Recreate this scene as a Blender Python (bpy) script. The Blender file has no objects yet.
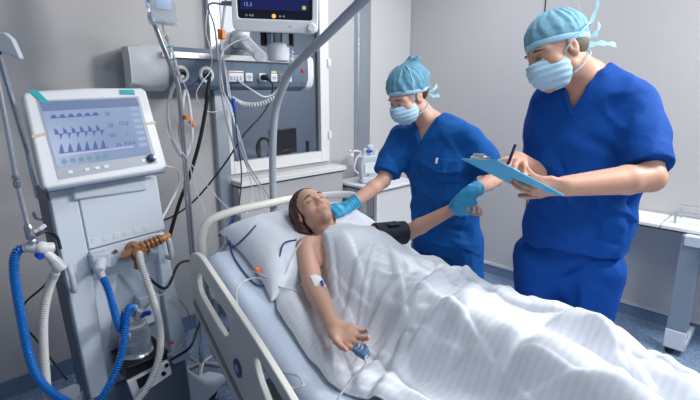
import bpy, math, random
import numpy as np
from mathutils import Vector, Matrix
random.seed(4); PI = math.pi
SC = bpy.context.scene
COL = SC.collection
# three horizontal frames sharing the origin below the lens: the room, the (slightly skewed) bed, the standing people
ROOM, BED, STD = 0.0, -math.radians(10), -math.radians(45)
def rotz(p, a):
    c, s = math.cos(a), math.sin(a)
    return (p[0]*c-p[1]*s, p[0]*s+p[1]*c, p[2])

# ---------------------------------------------------------------- materials
def mat(name, col, rough=.5, metal=0., bump=0., bscale=60., var=0., vscale=8., sss=0., trans=0., emit=None, estr=1., alpha=1., coat=0., spec=.5, ior=1.45, sheen=0., bdist=.002, stretch=None):
    m = bpy.data.materials.new(name); m.use_nodes = True
    nt = m.node_tree; b = nt.nodes['Principled BSDF']
    c = (*col, 1.)
    b.inputs['Base Color'].default_value = c
    b.inputs['Roughness'].default_value = rough
    b.inputs['Metallic'].default_value = metal
    b.inputs['Specular IOR Level'].default_value = spec
    b.inputs['IOR'].default_value = ior
    b.inputs['Transmission Weight'].default_value = trans
    b.inputs['Coat Weight'].default_value = coat
    b.inputs['Sheen Weight'].default_value = sheen
    b.inputs['Alpha'].default_value = alpha
    if sss:
        b.inputs['Subsurface Weight'].default_value = sss
        b.inputs['Subsurface Radius'].default_value = (.012, .005, .003)
        b.inputs['Subsurface Scale'].default_value = 1.
    if emit:
        b.inputs['Emission Color'].default_value = (*emit, 1.); b.inputs['Emission Strength'].default_value = estr
    if var or bump:
        tc = nt.nodes.new('ShaderNodeTexCoord'); src = tc.outputs['Object']
        if stretch:
            mp = nt.nodes.new('ShaderNodeMapping'); mp.inputs['Scale'].default_value = stretch
            nt.links.new(src, mp.inputs['Vector']); src = mp.outputs['Vector']
    if var:
        n = nt.nodes.new('ShaderNodeTexNoise'); n.inputs['Scale'].default_value = vscale; n.inputs['Detail'].default_value = 4
        nt.links.new(src, n.inputs['Vector'])
        mx = nt.nodes.new('ShaderNodeMix'); mx.data_type = 'RGBA'
        mx.inputs['A'].default_value = tuple(min(1, x*(1-var)) for x in col)+(1,)
        mx.inputs['B'].default_value = tuple(min(1, x*(1+var)) for x in col)+(1,)
        nt.links.new(n.outputs['Fac'], mx.inputs['Factor']); nt.links.new(mx.outputs['Result'], b.inputs['Base Color'])
    if bump:
        n = nt.nodes.new('ShaderNodeTexNoise'); n.inputs['Scale'].default_value = bscale; n.inputs['Detail'].default_value = 5
        nt.links.new(src, n.inputs['Vector'])
        bp = nt.nodes.new('ShaderNodeBump'); bp.inputs['Strength'].default_value = bump; bp.inputs['Distance'].default_value = bdist
        nt.links.new(n.outputs['Fac'], bp.inputs['Height']); nt.links.new(bp.outputs['Normal'], b.inputs['Normal'])
    return m

# ---------------------------------------------------------------- geometry builder
def nrm(v):
    v = np.asarray(v, float); return v/(np.linalg.norm(v)+1e-12)
def catmull(P, n=8):
    P = [np.asarray(p, float) for p in P]
    if len(P) < 3 or n <= 1: return P
    Q = [2*P[0]-P[1]]+P+[2*P[-1]-P[-2]]; out = []
    for i in range(1, len(Q)-2):
        a, b, c, d = Q[i-1], Q[i], Q[i+1], Q[i+2]
        for k in range(n):
            t = k/n
            out.append(.5*((2*b)+(-a+c)*t+(2*a-5*b+4*c-d)*t*t+(-a+3*b-3*c+d)*t**3))
    out.append(Q[-2]); return out
def resample(P, step):
    P = np.array(P); L = np.r_[0, np.cumsum(np.linalg.norm(np.diff(P, axis=0), axis=1))]
    n = max(2, int(L[-1]/step)); s = np.linspace(0, L[-1], n+1)
    return np.stack([np.interp(s, L, P[:, k]) for k in range(3)], 1)
class G:
    def __init__(self): self.v = []; self.f = []
    def add(self, V, F):
        o = len(self.v); self.v += [tuple(map(float, p)) for p in V]; self.f += [tuple(i+o for i in f) for f in F]; return self
    def box(self, c, s, R=None):
        V = [np.array([(i-.5)*s[0], (j-.5)*s[1], (k-.5)*s[2]]) for i in (0, 1) for j in (0, 1) for k in (0, 1)]
        if R is not None: V = [np.array(R) @ v for v in V]
        return self.add([v+np.array(c) for v in V], [(0, 1, 3, 2), (4, 6, 7, 5), (0, 4, 5, 1), (2, 3, 7, 6), (0, 2, 6, 4), (1, 5, 7, 3)])
    def bb(self, x0, x1, y0, y1, z0, z1): return self.box(((x0+x1)/2, (y0+y1)/2, (z0+z1)/2), (x1-x0, y1-y0, z1-z0))
    def prism(self, poly, O, U, V, depth):
        """polygon in the plane O+u*U+v*V, extruded along U x V by depth"""
        O, U, V = map(lambda a: np.asarray(a, float), (O, U, V)); N = nrm(np.cross(U, V)); n = len(poly)
        a = [O+U*p[0]+V*p[1] for p in poly]; b = [p+N*depth for p in a]
        F = [tuple(range(n))[::-1], tuple(range(n, 2*n))]+[(i, (i+1) % n, n+(i+1) % n, n+i) for i in range(n)]
        return self.add(a+b, F)
    def ringprism(self, outer, inner, O, U, V, depth):
        """frame between two loops of equal length"""
        O, U, V = map(lambda a: np.asarray(a, float), (O, U, V)); N = nrm(np.cross(U, V)); n = len(outer)
        P = [O+U*p[0]+V*p[1] for p in list(outer)+list(inner)]; P += [p+N*depth for p in P]
        F = []
        for i in range(n):
            j = (i+1) % n
            F += [(i, n+i, n+j, j), (2*n+i, 2*n+j, 3*n+j, 3*n+i), (i, j, 2*n+j, 2*n+i), (n+i, 3*n+i, 3*n+j, n+j)]
        return self.add(P, F)
    def cyl(self, a, b, ra, rb=None, n=20):
        rb = ra if rb is None else rb
        return self.sweep([a, b], [ra, rb], n)
    def sweep(self, P, r, n=12, caps=True, flat=None):
        P = np.array(P, float); m = len(P)
        r = np.full(m, r) if np.isscalar(r) else np.array(r, float)
        T = np.gradient(P, axis=0) if m > 2 else np.array([P[1]-P[0]]*2); T /= (np.linalg.norm(T, axis=1)[:, None]+1e-12)
        up = np.array([0, 0, 1.]) if abs(T[0][2]) < .9 else np.array([1., 0, 0])
        A = nrm(np.cross(T[0], up)); V = []
        for i in range(m):
            A = nrm(A-T[i]*np.dot(A, T[i])); B = np.cross(T[i], A)
            for k in range(n):
                t = 2*PI*k/n; V.append(P[i]+r[i]*(A*math.cos(t)+B*math.sin(t)))
        F = [(i*n+k, i*n+(k+1) % n, (i+1)*n+(k+1) % n, (i+1)*n+k) for i in range(m-1) for k in range(n)]
        if caps: F += [tuple(range(n))[::-1], tuple(range((m-1)*n, m*n))]
        return self.add(V, F)
    def tube(self, P, r, n=10, k=8): return self.sweep(catmull(P, k), r, n)
    def hose(self, P, r, pitch=.005, amp=.0015, n=14):
        Q = resample(catmull(P, 10), pitch/4); rr = r+amp*np.sin(np.arange(len(Q))*PI/2+.4)
        return self.sweep(Q, rr, n)
    def ball(self, c, r, n=16, m=10, R=None):
        r = np.array([r]*3 if np.isscalar(r) else r); V = []
        for i in range(m+1):
            th = PI*i/m
            for k in range(n):
                t = 2*PI*k/n; p = r*np.array([math.sin(th)*math.cos(t), math.sin(th)*math.sin(t), math.cos(th)])
                if R is not None: p = np.array(R) @ p
                V.append(p+np.array(c))
        return self.add(V, [(i*n+k, (i+1)*n+k, (i+1)*n+(k+1) % n, i*n+(k+1) % n) for i in range(m) for k in range(n)])
    def lathe(self, prof, c, ax=(0, 0, 1), n=24):
        ax = nrm(ax); P = [np.array(c)+ax*z for r, z in prof]
        up = np.array([0, 0, 1.]) if abs(ax[2]) < .9 else np.array([1., 0, 0]); A = nrm(np.cross(ax, up)); B = np.cross(ax, A); V = []
        for (r, z), p in zip(prof, P):
            for k in range(n): t = 2*PI*k/n; V.append(p+r*(A*math.cos(t)+B*math.sin(t)))
        m = len(prof)
        F = [(i*n+k, i*n+(k+1) % n, (i+1)*n+(k+1) % n, (i+1)*n+k) for i in range(m-1) for k in range(n)]
        F += [tuple(range(n))[::-1], tuple(range((m-1)*n, m*n))]
        return self.add(V, F)
    def disc(self, c, r, ax, t=.001, n=20): a = nrm(ax); return self.cyl(np.array(c)-a*t/2, np.array(c)+a*t/2, r, n=n)
def rrect(w, h, r, n=5, cx=0, cy=0):
    P = []
    for sx, sy, a0 in ((1, 1, 0), (-1, 1, 90), (-1, -1, 180), (1, -1, 270)):
        for k in range(n+1):
            a = math.radians(a0+90*k/n); P.append((cx+sx*(w/2-r)+r*math.cos(a), cy+sy*(h/2-r)+r*math.sin(a)))
    return P
def Rz(a): c, s = math.cos(a), math.sin(a); return np.array([[c, -s, 0], [s, c, 0], [0, 0, 1.]])
def Rx(a): c, s = math.cos(a), math.sin(a); return np.array([[1., 0, 0], [0, c, -s], [0, s, c]])
def Ry(a): c, s = math.cos(a), math.sin(a); return np.array([[c, 0, s], [0, 1., 0], [-s, 0, c]])

# ---------------------------------------------------------------- objects
def tag(o, label=None, cat=None, group=None, kind=None):
    if label: o['label'] = label
    if cat: o['category'] = cat
    if group: o['group'] = group
    if kind: o['kind'] = kind
    return o
def thing(name, label, cat, base=(0, 0, 0), frame=ROOM, group=None):
    o = bpy.data.objects.new(name, None); COL.objects.link(o)
    o.location = rotz(base, frame); o.rotation_euler = (0, 0, frame); o.empty_display_size = .1
    o['_b'] = list(base); tag(o, label, cat, group); return o
def base_of(o):
    b = np.zeros(3)
    while o is not None:
        if '_b' in o.keys(): b = b+np.array(list(o['_b'])); break
        o = o.parent
    return b
def obj(name, g, m, parent=None, base=None, frame=ROOM, bevel=0, smooth=35, label=None, seg=2, mats=None):
    """mesh written in its frame's coordinates; origin moved to the parent's base (or to base)"""
    me = bpy.data.meshes.new(name)
    if isinstance(g, G): V, F = np.array(g.v), g.f
    else: V, F = g
    V = np.asarray(V, float)
    if parent is not None: b = base_of(parent)
    elif base is not None: b = np.array(base, float)
    else: b = np.array([V[:, 0].mean(), V[:, 1].mean(), V[:, 2].min()])
    V = V-b
    if isinstance(F, np.ndarray):
        me.vertices.add(len(V)); me.vertices.foreach_set('co', V.astype(np.float32).ravel())
        k = F.shape[1]; me.loops.add(F.size); me.loops.foreach_set('vertex_index', F.astype(np.int32).ravel())
        me.polygons.add(len(F)); me.polygons.foreach_set('loop_start', np.arange(0, F.size, k, dtype=np.int32)); me.polygons.foreach_set('loop_total', np.full(len(F), k, np.int32))
        me.update(calc_edges=True)
    else: me.from_pydata([tuple(v) for v in V], [], F)
    me.validate(); me.update()
    if smooth:
        me.polygons.foreach_set('use_smooth', [True]*len(me.polygons))
        if smooth < 180: me.set_sharp_from_angle(angle=math.radians(smooth))
    if m is not None: me.materials.append(m)
    for x in (mats or []): me.materials.append(x)
    o = bpy.data.objects.new(name, me); COL.objects.link(o)
    if parent is not None: o.parent = parent
    else: o.location = rotz(b, frame); o.rotation_euler = (0, 0, frame)
    if bevel:
        md = o.modifiers.new('bevel', 'BEVEL'); md.width = bevel; md.segments = seg; md.limit_method = 'ANGLE'; md.angle_limit = math.radians(40)
    if label: o['label'] = label
    return o
SPLIT = {'rail_arm', 'corner_post', 'joint_collar', 'lead_plug', 'panel_key', 'touch_key', 'tape', 'side_tag', 'earth_stud', 'socket_label', 'hinge', 'caster', 'port_screw', 'soft_key', 'touch_button', 'side_tab', 'port', 'lift_column', 'fitting', 'probe_head', 'blue_collar', 'socket_pin_hole', 'socket', 'end_bolt', 'lips', 'grip_rib', 'upper_rod', 'lower_rod', 'wing'}
_obj = obj
def obj(name, g, m, parent=None, **k):
    if name in SPLIT and isinstance(g, G):
        n = len(g.v); r = list(range(n))
        def find(i):
            while r[i] != i: r[i] = r[r[i]]; i = r[i]
            return i
        for f in g.f:
            for b in f[1:]: r[find(b)] = find(f[0])
        groups = {}
        for f in g.f: groups.setdefault(find(f[0]), []).append(f)
        o = None
        for fs in groups.values():
            ids = sorted({i for f in fs for i in f}); mp = {v: j for j, v in enumerate(ids)}; q = G(); q.v = [g.v[i] for i in ids]; q.f = [tuple(mp[i] for i in f) for f in fs]; o = _obj(name, q, m, parent, **k)
        return o
    return _obj(name, g, m, parent, **k)
def text_mesh(s, size, O, U, V, depth=.0004, align='LEFT'):
    cu = bpy.data.curves.new('lettering', 'FONT'); cu.body = s; cu.size = size; cu.extrude = depth; cu.resolution_u = 3; cu.align_x = align
    o = bpy.data.objects.new('lettering', cu); COL.objects.link(o)
    me = bpy.data.meshes.new_from_object(o.evaluated_get(bpy.context.evaluated_depsgraph_get()))
    O, U, V = (np.asarray(a, float) for a in (O, U, V)); U = nrm(U); V = nrm(V); N = np.cross(U, V)
    vs = [O+U*v.co.x+V*v.co.y+N*v.co.z for v in me.vertices]; fs = [tuple(p.vertices) for p in me.polygons]
    bpy.data.objects.remove(o); bpy.data.curves.remove(cu); bpy.data.meshes.remove(me)
    return vs, fs

# ---------------------------------------------------------------- soft bodies: distance fields turned into smooth meshes
def smin(a, b, k):
    if k <= 0: return np.minimum(a, b)
    h = np.maximum(k-np.abs(a-b), 0)/k; return np.minimum(a, b)-h*h*k*.25
def smax(a, b, k): return -smin(-a, -b, k)
def cap(p, a, b, ra, rb=None):
    rb = ra if rb is None else rb; a = np.asarray(a, float); b = np.asarray(b, float); d = b-a
    t = np.clip(((p-a) @ d)/(d @ d+1e-12), 0, 1); return np.linalg.norm(p-a-t[:, None]*d, axis=1)-(ra+(rb-ra)*t)
def ell(p, c, r, R=None):
    q = p-np.asarray(c, float)
    if R is not None: q = q @ np.asarray(R)
    r = np.asarray(r, float); k0 = np.linalg.norm(q/r, axis=1); k1 = np.linalg.norm(q/(r*r), axis=1)+1e-9
    return k0*(k0-1)/k1
def rbox(p, c, h, r, R=None):
    q = p-np.asarray(c, float)
    if R is not None: q = q @ np.asarray(R)
    q = np.abs(q)-(np.asarray(h, float)-r)
    return np.linalg.norm(np.maximum(q, 0), axis=1)+np.minimum(q.max(1), 0)-r
def loft(p, sec, k=.02, side=(1, 0, 0)):
    """chain of elliptical sections: (centre, half width along side, half depth[, side])"""
    out = None
    for s0, s1 in zip(sec[:-1], sec[1:]):
        a, b = np.array(s0[0], float), np.array(s1[0], float); d = b-a; L2 = d @ d; ax = d/math.sqrt(L2)
        u0 = s0[3] if len(s0) > 3 else side; u1 = s1[3] if len(s1) > 3 else side
        t = np.clip(((p-a) @ d)/L2, 0, 1); o = p-a-t[:, None]*d
        U = np.asarray(u0, float)*(1-t[:, None])+np.asarray(u1, float)*t[:, None]; U = U-(U @ ax)[:, None]*ax; U /= np.linalg.norm(U, axis=1)[:, None]
        W = np.cross(ax[None], U); x = (o*U).sum(1); y = (o*W).sum(1); z = o @ ax
        ra = s0[1]+(s1[1]-s0[1])*t; rb = s0[2]+(s1[2]-s0[2])*t; rc = np.minimum(ra, rb)
        k0 = np.sqrt((x/ra)**2+(y/rb)**2+(z/rc)**2); k1 = np.sqrt((x/ra**2)**2+(y/rb**2)**2+(z/rc**2)**2)+1e-9
        dd = np.where(k0 < .05, -rc, k0*(k0-1)/k1); out = dd if out is None else smin(out, dd, k)
    return out
_T = np.random.RandomState(7).rand(64, 64, 64).astype(np.float32)
def vnoise(p, s):
    q = p*s+100.3; i = np.floor(q).astype(int); f = q-i; f = f*f*(3-2*f); i &= 63; j = (i+1) & 63
    r = 0
    for a in (0, 1):
        for b in (0, 1):
            for c in (0, 1):
                w = (f[:, 0] if a else 1-f[:, 0])*(f[:, 1] if b else 1-f[:, 1])*(f[:, 2] if c else 1-f[:, 2])
                r = r+w*_T[(j if a else i)[:, 0], (j if b else i)[:, 1], (j if c else i)[:, 2]]
    return r*2-1
def crease(p, a, b, depth, w):
    """soft fold (positive depth = groove) along a segment"""
    a = np.asarray(a, float); b = np.asarray(b, float); d = b-a; t = np.clip(((p-a) @ d)/(d @ d), 0, 1)
    r = np.linalg.norm(p-a-t[:, None]*d, axis=1); return depth*np.exp(-(r/w)**2)*np.sin(PI*np.clip(t*.8+.1, 0, 1))
def mesh_sdf(fn, lo, hi, h=.004, relax=1):
    lo = np.array(lo, float); hi = np.array(hi, float); B = 8
    nb = np.ceil((hi-lo)/(h*B)).astype(int)+1; N = nb*B
    ci = np.stack(np.meshgrid(*[np.arange(n) for n in nb], indexing='ij'), -1).reshape(-1, 3)
    cc = lo+(ci*B+(B-1)/2)*h; dc = fn(cc); act = np.abs(dc) < h*B*1.35
    D = np.repeat(np.repeat(np.repeat(np.sign(dc).astype(np.float32).reshape(nb), B, 0), B, 1), B, 2)
    D = np.ascontiguousarray(D)
    loc = np.stack(np.meshgrid(*[np.arange(B)]*3, indexing='ij'), -1).reshape(-1, 3)
    ai = ci[act]
    from concurrent.futures import ThreadPoolExecutor
    def job(k):
        idx = (ai[k:k+300, None, :]*B+loc[None]).reshape(-1, 3); D[idx[:, 0], idx[:, 1], idx[:, 2]] = fn(lo+idx*h)
    with ThreadPoolExecutor(4) as ex: list(ex.map(job, range(0, len(ai), 300)))
    for ax in range(3):   # keep the field closed at the border
        s = [slice(None)]*3; s[ax] = 0; D[tuple(s)] = np.abs(D[tuple(s)])+1e-4; s[ax] = -1; D[tuple(s)] = np.abs(D[tuple(s)])+1e-4
    ins = D < 0; shp = np.array(D.shape)-1
    acc = {}; cells = []; pts = []
    vid = np.full(shp, -1, np.int32)
    edges = []
    for ax in range(3):
        s0 = [slice(None)]*3; s1 = [slice(None)]*3; s0[ax] = slice(0, -1); s1[ax] = slice(1, None)
        I = np.argwhere(ins[tuple(s0)] != ins[tuple(s1)]); J = I.copy(); J[:, ax] += 1
        d0 = D[I[:, 0], I[:, 1], I[:, 2]]; d1 = D[J[:, 0], J[:, 1], J[:, 2]]; t = np.clip(d0/(d0-d1), .02, .98)
        P = I.astype(float); P[:, ax] += t; o1, o2 = (ax+1) % 3, (ax+2) % 3
        quad = []
        for a, b in ((0, 0), (1, 0), (1, 1), (0, 1)):
            C = I.copy(); C[:, o1] -= a; C[:, o2] -= b; quad.append(C); cells.append(C); pts.append(P)
        edges.append((quad, d0 < 0))
    C = np.concatenate(cells); Pp = np.concatenate(pts); ok = ((C >= 0) & (C < shp)).all(1); C = C[ok]; Pp = Pp[ok]
    key = (C[:, 0]*shp[1]+C[:, 1])*shp[2]+C[:, 2]; uk, inv, cnt = np.unique(key, return_inverse=True, return_counts=True)
    V = np.stack([np.bincount(inv, Pp[:, k]) for k in range(3)], 1)/cnt[:, None]
    vid.ravel()[uk] = np.arange(len(uk)); F = []
    for quad, flip in edges:
        q = [vid[np.clip(c[:, 0], 0, shp[0]-1), np.clip(c[:, 1], 0, shp[1]-1), np.clip(c[:, 2], 0, shp[2]-1)] for c in quad]
        q = np.stack(q, 1); q = np.where(flip[:, None], q[:, ::-1], q); F.append(q[(q >= 0).all(1)])
    F = np.concatenate(F)[:, ::-1]
    E = np.concatenate([F[:, [0, 1]], F[:, [1, 2]], F[:, [2, 3]], F[:, [3, 0]]])
    for _ in range(relax):
        S = np.zeros_like(V); n = np.bincount(E[:, 0], minlength=len(V))
        for k in range(3): S[:, k] = np.bincount(E[:, 0], V[E[:, 1], k], minlength=len(V))
        V = V*.5+.5*S/np.maximum(n, 1)[:, None]
    return lo+V*h, F
def sdf_obj(name, fn, lo, hi, m, parent, h=.004, relax=1, **kw):
    V, F = mesh_sdf(fn, lo, hi, h, relax); return obj(name, (V, F), m, parent, smooth=180, **kw)
# ================================================================ ROOM
M = dict(
 wall=mat('wall_paint', (.515, .505, .51), .55, bump=.03, bscale=300),
 rear=mat('low_bounce_wall', (.22, .25, .30), .6),  # out-of-view walls, darkened to cut bounced fill light
 panel=mat('wall_panel', (.60, .60, .605), .4),
 white=mat('white_plastic', (.80, .82, .85), .35),
 whitem=mat('white_metal', (.74, .76, .80), .3),
 cab=mat('white_laminate', (.80, .80, .80), .35),
 cabgrey=mat('grey_laminate', (.50, .50, .51), .4),
 alu=mat('brushed_aluminium', (.50, .55, .61), .34, .85),
 steel=mat('stainless_steel', (.62, .62, .63), .22, 1.),
 chrome=mat('chrome', (.78, .80, .84), .25, .9),
 dark=mat('dark_gap', (.02, .022, .028), .5),
 black=mat('black_rubber', (.012, .013, .016), .4),
 greyplastic=mat('grey_plastic', (.32, .35, .40), .45),
 lgrey=mat('light_grey_plastic', (.55, .60, .67), .4),
 beige=mat('beige_bed_plastic', (.76, .74, .69), .35),
 ceil=mat('ceiling_paint', (.8, .8, .8), .8),
 teal=mat('teal_tape', (.0, .42, .48), .5),
 tan=mat('tan_tape', (.72, .55, .42), .6),
 orange=mat('orange_plastic', (.85, .22, .03), .4),
 blueplug=mat('blue_plastic', (.02, .07, .55), .35),
 clear=mat('clear_plastic', (.92, .96, 1.), .08, trans=.92, ior=1.3),
 tubew=mat('translucent_tube', (.78, .80, .84), .25, trans=.35),
 cablew=mat('white_cable', (.75, .77, .80), .4),
 cableg=mat('grey_cable', (.45, .47, .50), .4),
 skin=mat('skin', (.62, .36, .265), .48, sss=.12, var=.07, vscale=14, bump=.12, bscale=180, bdist=.001),
)
def floor_mat():
    m = mat('speckled_blue_vinyl', (.10, .17, .30), .38)
    nt = m.node_tree; b = nt.nodes['Principled BSDF']
    tc = nt.nodes.new('ShaderNodeTexCoord'); v = nt.nodes.new('ShaderNodeTexVoronoi'); v.inputs['Scale'].default_value = 130
    nt.links.new(tc.outputs['Object'], v.inputs['Vector'])
    r = nt.nodes.new('ShaderNodeValToRGB'); r.color_ramp.interpolation = 'LINEAR'
    r.color_ramp.elements[0].color = (.10, .165, .30, 1); r.color_ramp.elements[1].color = (.36, .48, .65, 1)
    e = r.color_ramp.elements.new(.5); e.color = (.20, .29, .44, 1)
    nt.links.new(v.outputs['Color'], r.inputs['Fac']); nt.links.new(r.outputs['Color'], b.inputs['Base Color']); return m
M['floor'] = floor_mat()
M['base'] = mat('navy_cove', (.15, .22, .34), .4, var=.2, vscale=90)
XL, XR, YB, YW, H = -1.1, 3.57, -2.4, 2.8, 2.85
def struct(name, g, m, **k):
    o = obj(name, g, m, base=(0, 0, 0), **k); o['kind'] = 'structure'; return o
struct('floor', G().bb(XL-.1, XR+.1, YB-.1, YW+.1, -.08, 0), M['floor'])
struct('ceiling', G().bb(XL-.1, XR+.1, YB-.1, YW+.1, H, H+.08), M['ceil'])
struct('wall_right', G().bb(XR, XR+.1, YB, YW+.1, 0, H), M['wall'])
struct('wall_left', G().bb(XL-.1, XL, YB, YW+.1, 0, H), M['rear'])
struct('wall_rear', G().bb(XL-.1, XR+.1, YB-.1, YB, 0, H), M['rear'])
# window wall: opening x 1.62..2.50, z 1.04..2.6
wx0, wx1, wz0, wz1 = 1.61, 2.52, 1.045, 2.6
struct('wall_window', G().bb(XL, wx0, YW, YW+.12, 0, H).bb(wx1, XR+.1, YW, YW+.12, 0, H).bb(wx0, wx1, YW, YW+.12, 0, wz0).bb(wx0, wx1, YW, YW+.12, wz1, H), M['wall'])
struct('baseboard_right', G().prism([(0, 0), (.035, 0), (.012, .02), (.008, .09), (0, .1)], (XR, YB, 0), (-1, 0, 0), (0, 0, 1), YW-YB), M['base'])
struct('baseboard_window', G().bb(XL, wx0-.1, YW-.01, YW, 0, .1), M['base'])
struct('trim_1', G().bb(XR-.016, XR, YB, YW, .1, .122), M['panel'])         # pale capping strip of the cove
struct('trim_2', G().bb(XR-.004, XR, 1.53, 1.538, .12, H), M['dark'])      # panel joint behind the man
struct('trim_3', G().bb(2.85, 3.0, YW-.05, YW, 0, H), M['alu'], bevel=.004)       # vertical duct by the window
struct('trim_4', G().bb(3.0, XR-.005, YW-.03, YW, 0, H), M['panel'])               # white panel up to the corner
struct('trim_5', G().bb(3.0, 3.008, YW-.034, YW-.03, 0, H), M['dark'])
struct('trim_6', G().bb(1.515, 1.605, YW-.05, YW, 0, H), M['alu'], bevel=.003)    # upright on the left of the window
struct('trim_7', G().bb(1.606, 2.578, 2.665, YW, 0, .955), M['wall'])            # parapet box under the sill
# window
w = struct('window_1', G().bb(wx0-.01, 1.64, 2.765, 2.84, wz0-.01, wz1).bb(2.44, 2.53, 2.765, 2.84, wz0-.01, wz1)
    .bb(1.64, 2.44, 2.765, 2.84, wz0-.01, wz0+.075).bb(1.64, 2.44, 2.765, 2.84, wz1-.08, wz1), M['cab'], bevel=.004)
w2 = obj('window_sill', G().bb(1.606, 2.60, 2.64, 2.80, .965, 1.0), M['cab'], w, bevel=.004)
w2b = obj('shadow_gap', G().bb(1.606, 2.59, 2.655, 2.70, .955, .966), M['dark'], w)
glass = mat('window_glass', (.58, .65, .74), .03, trans=1., ior=1.45)
obj('glass_pane', G().bb(1.64, 2.44, 2.80, 2.812, wz0+.06, wz1-.06), glass, w)
hz = G()
for z in (1.22, 1.78, 2.36): hz.bb(2.508, 2.535, 2.745, 2.768, z, z+.06)
obj('hinge', hz, M['white'], w, bevel=.003)
# dim neighbouring room seen through the pane
gr = mat('far_room_wall', (.40, .43, .48), .7)
struct('wall_neighbour', G().bb(-.5, 7.5, 6.2, 6.3, 0, H).bb(-.6, -.5, 2.95, 6.3, 0, H).bb(7.5, 7.6, 2.95, 6.3, 0, H).bb(-.6, 7.6, 2.93, 6.3, H, H+.1).bb(-.6, 7.6, 2.93, 6.3, -.1, 0), gr)
t = thing('equipment_cart', 'dark equipment cart dimly seen through the window pane', 'cart', (3.35, 4.5, 0), ROOM)
g = G().bb(3.1, 3.6, 4.3, 4.7, .75, .80).bb(3.1, 3.6, 4.3, 4.7, .3, .34)
for x in (3.12, 3.58):
    for y in (4.32, 4.68): g.bb(x-.015, x+.015, y-.015, y+.015, 0, 1.0)
obj('frame', g, M['black'], t)
obj('monitor', G().box((3.35, 4.5, 1.0), (.42, .08, .3), Rz(.2)).bb(3.3, 3.4, 4.45, 4.55, .8, .9), M['black'], t, bevel=.01)
obj('keyboard', G().bb(3.15, 3.5, 4.3, 4.42, .8, .83), M['black'], t)
obj('cable_coil', G().tube([(3.0+.09*math.cos(a), 4.4, .95+.12*math.sin(a)) for a in np.linspace(0, 12, 30)], .018), M['black'], t)

# ================================================================ CAMERA, LIGHT
cam = bpy.data.cameras.new('camera'); co = bpy.data.objects.new('camera', cam); COL.objects.link(co)
cam.sensor_width = 36; cam.lens = 457/700*36; cam.clip_start = .05
co.location = (0, 0, 1.6); co.rotation_euler = (math.radians(90-13.5), 0, STD); SC.camera = co
def area(name, loc, tgt, sx, sy, e, col=(1, 1, 1)):
    l = bpy.data.lights.new(name, 'AREA'); l.shape = 'RECTANGLE'; l.size = sx; l.size_y = sy; l.energy = e; l.color = col
    o = bpy.data.objects.new(name, l); COL.objects.link(o); o.location = loc
    o.rotation_euler = (Vector(tgt)-Vector(loc)).to_track_quat('-Z', 'Y').to_euler(); return o
area('ceiling_lamp_bed', (2.75, -.75, 2.70), (1.7, 1.1, .9), .5, .5, 76, (1, .985, .96))
area('fill_room', (.9, -1.2, 2.8), (.9, -.6, 0), 1.0, .6, 34, (.90, .95, 1))  # unseen fill added on the camera side, lifts ventilator and sheets
area('fill_centre', (1.5, .35, 2.8), (1.3, .9, 0), .9, .5, 13, (.96, .98, 1))  # added soft fill over the bed, brightens the covered torso
area('fill_head', (2.6, 1.9, 2.8), (2.4, 1.7, 0), .9, .5, 16, (.9, .95, 1))  # added fill near the bed head, no fitting modelled
area('fill_neighbour', (4.6, 4.6, 2.75), (4.4, 4.8, 0), 1.2, 1., 42, (.88, .93, 1))  # added lamp, only brightens the far room behind the glass
wd = bpy.data.worlds.new('world'); SC.world = wd; wd.use_nodes = True
wd.node_tree.nodes['Background'].inputs['Color'].default_value = (.5, .6, .8, 1); wd.node_tree.nodes['Background'].inputs['Strength'].default_value = .3
SC.view_settings.view_transform = 'Standard'; SC.view_settings.look = 'None'; SC.view_settings.gamma = 1; SC.view_settings.use_curve_mapping = False
SC.view_settings.exposure = 0.0
SC.cycles.max_bounces = 8; SC.cycles.transmission_bounces = 8
try: SC.cycles.use_denoising = True
except Exception: pass
# ================================================================ PATIENT BODY AND MATTRESS SHAPE (bed frame)
def matt_z(y): return .735+.24*np.logaddexp(0, (np.asarray(y, float)-1.1)*25)/25
def patient_torso(p):
    d = loft(p, [((1.05, 1.585, .93), .155, .055), ((1.055, 1.50, .920), .165, .092), ((1.06, 1.38, .893), .152, .098), ((1.07, 1.22, .86), .136, .090), ((1.08, 1.02, .855), .175, .108), ((1.09, .93, .85), .170, .10)], .05, (1, 0, 0))
    for x in (.99, 1.13): d = smin(d, ell(p, (x, 1.42, .955), (.066, .075, .048)), .04)
    for s, k in ((-1, (1.06, .50, .875)), (1, (1.26, .54, .875))):
        h = (1.10+s*.09, .95, .855); a = (1.12+s*.11, .10, .82)
        d = smin(d, cap(p, h, k, .090, .062), .04); d = smin(d, cap(p, k, a, .060, .040), .02); d = smin(d, cap(p, a, (a[0], .06, .88), .04, .03), .02)
    return d
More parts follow.
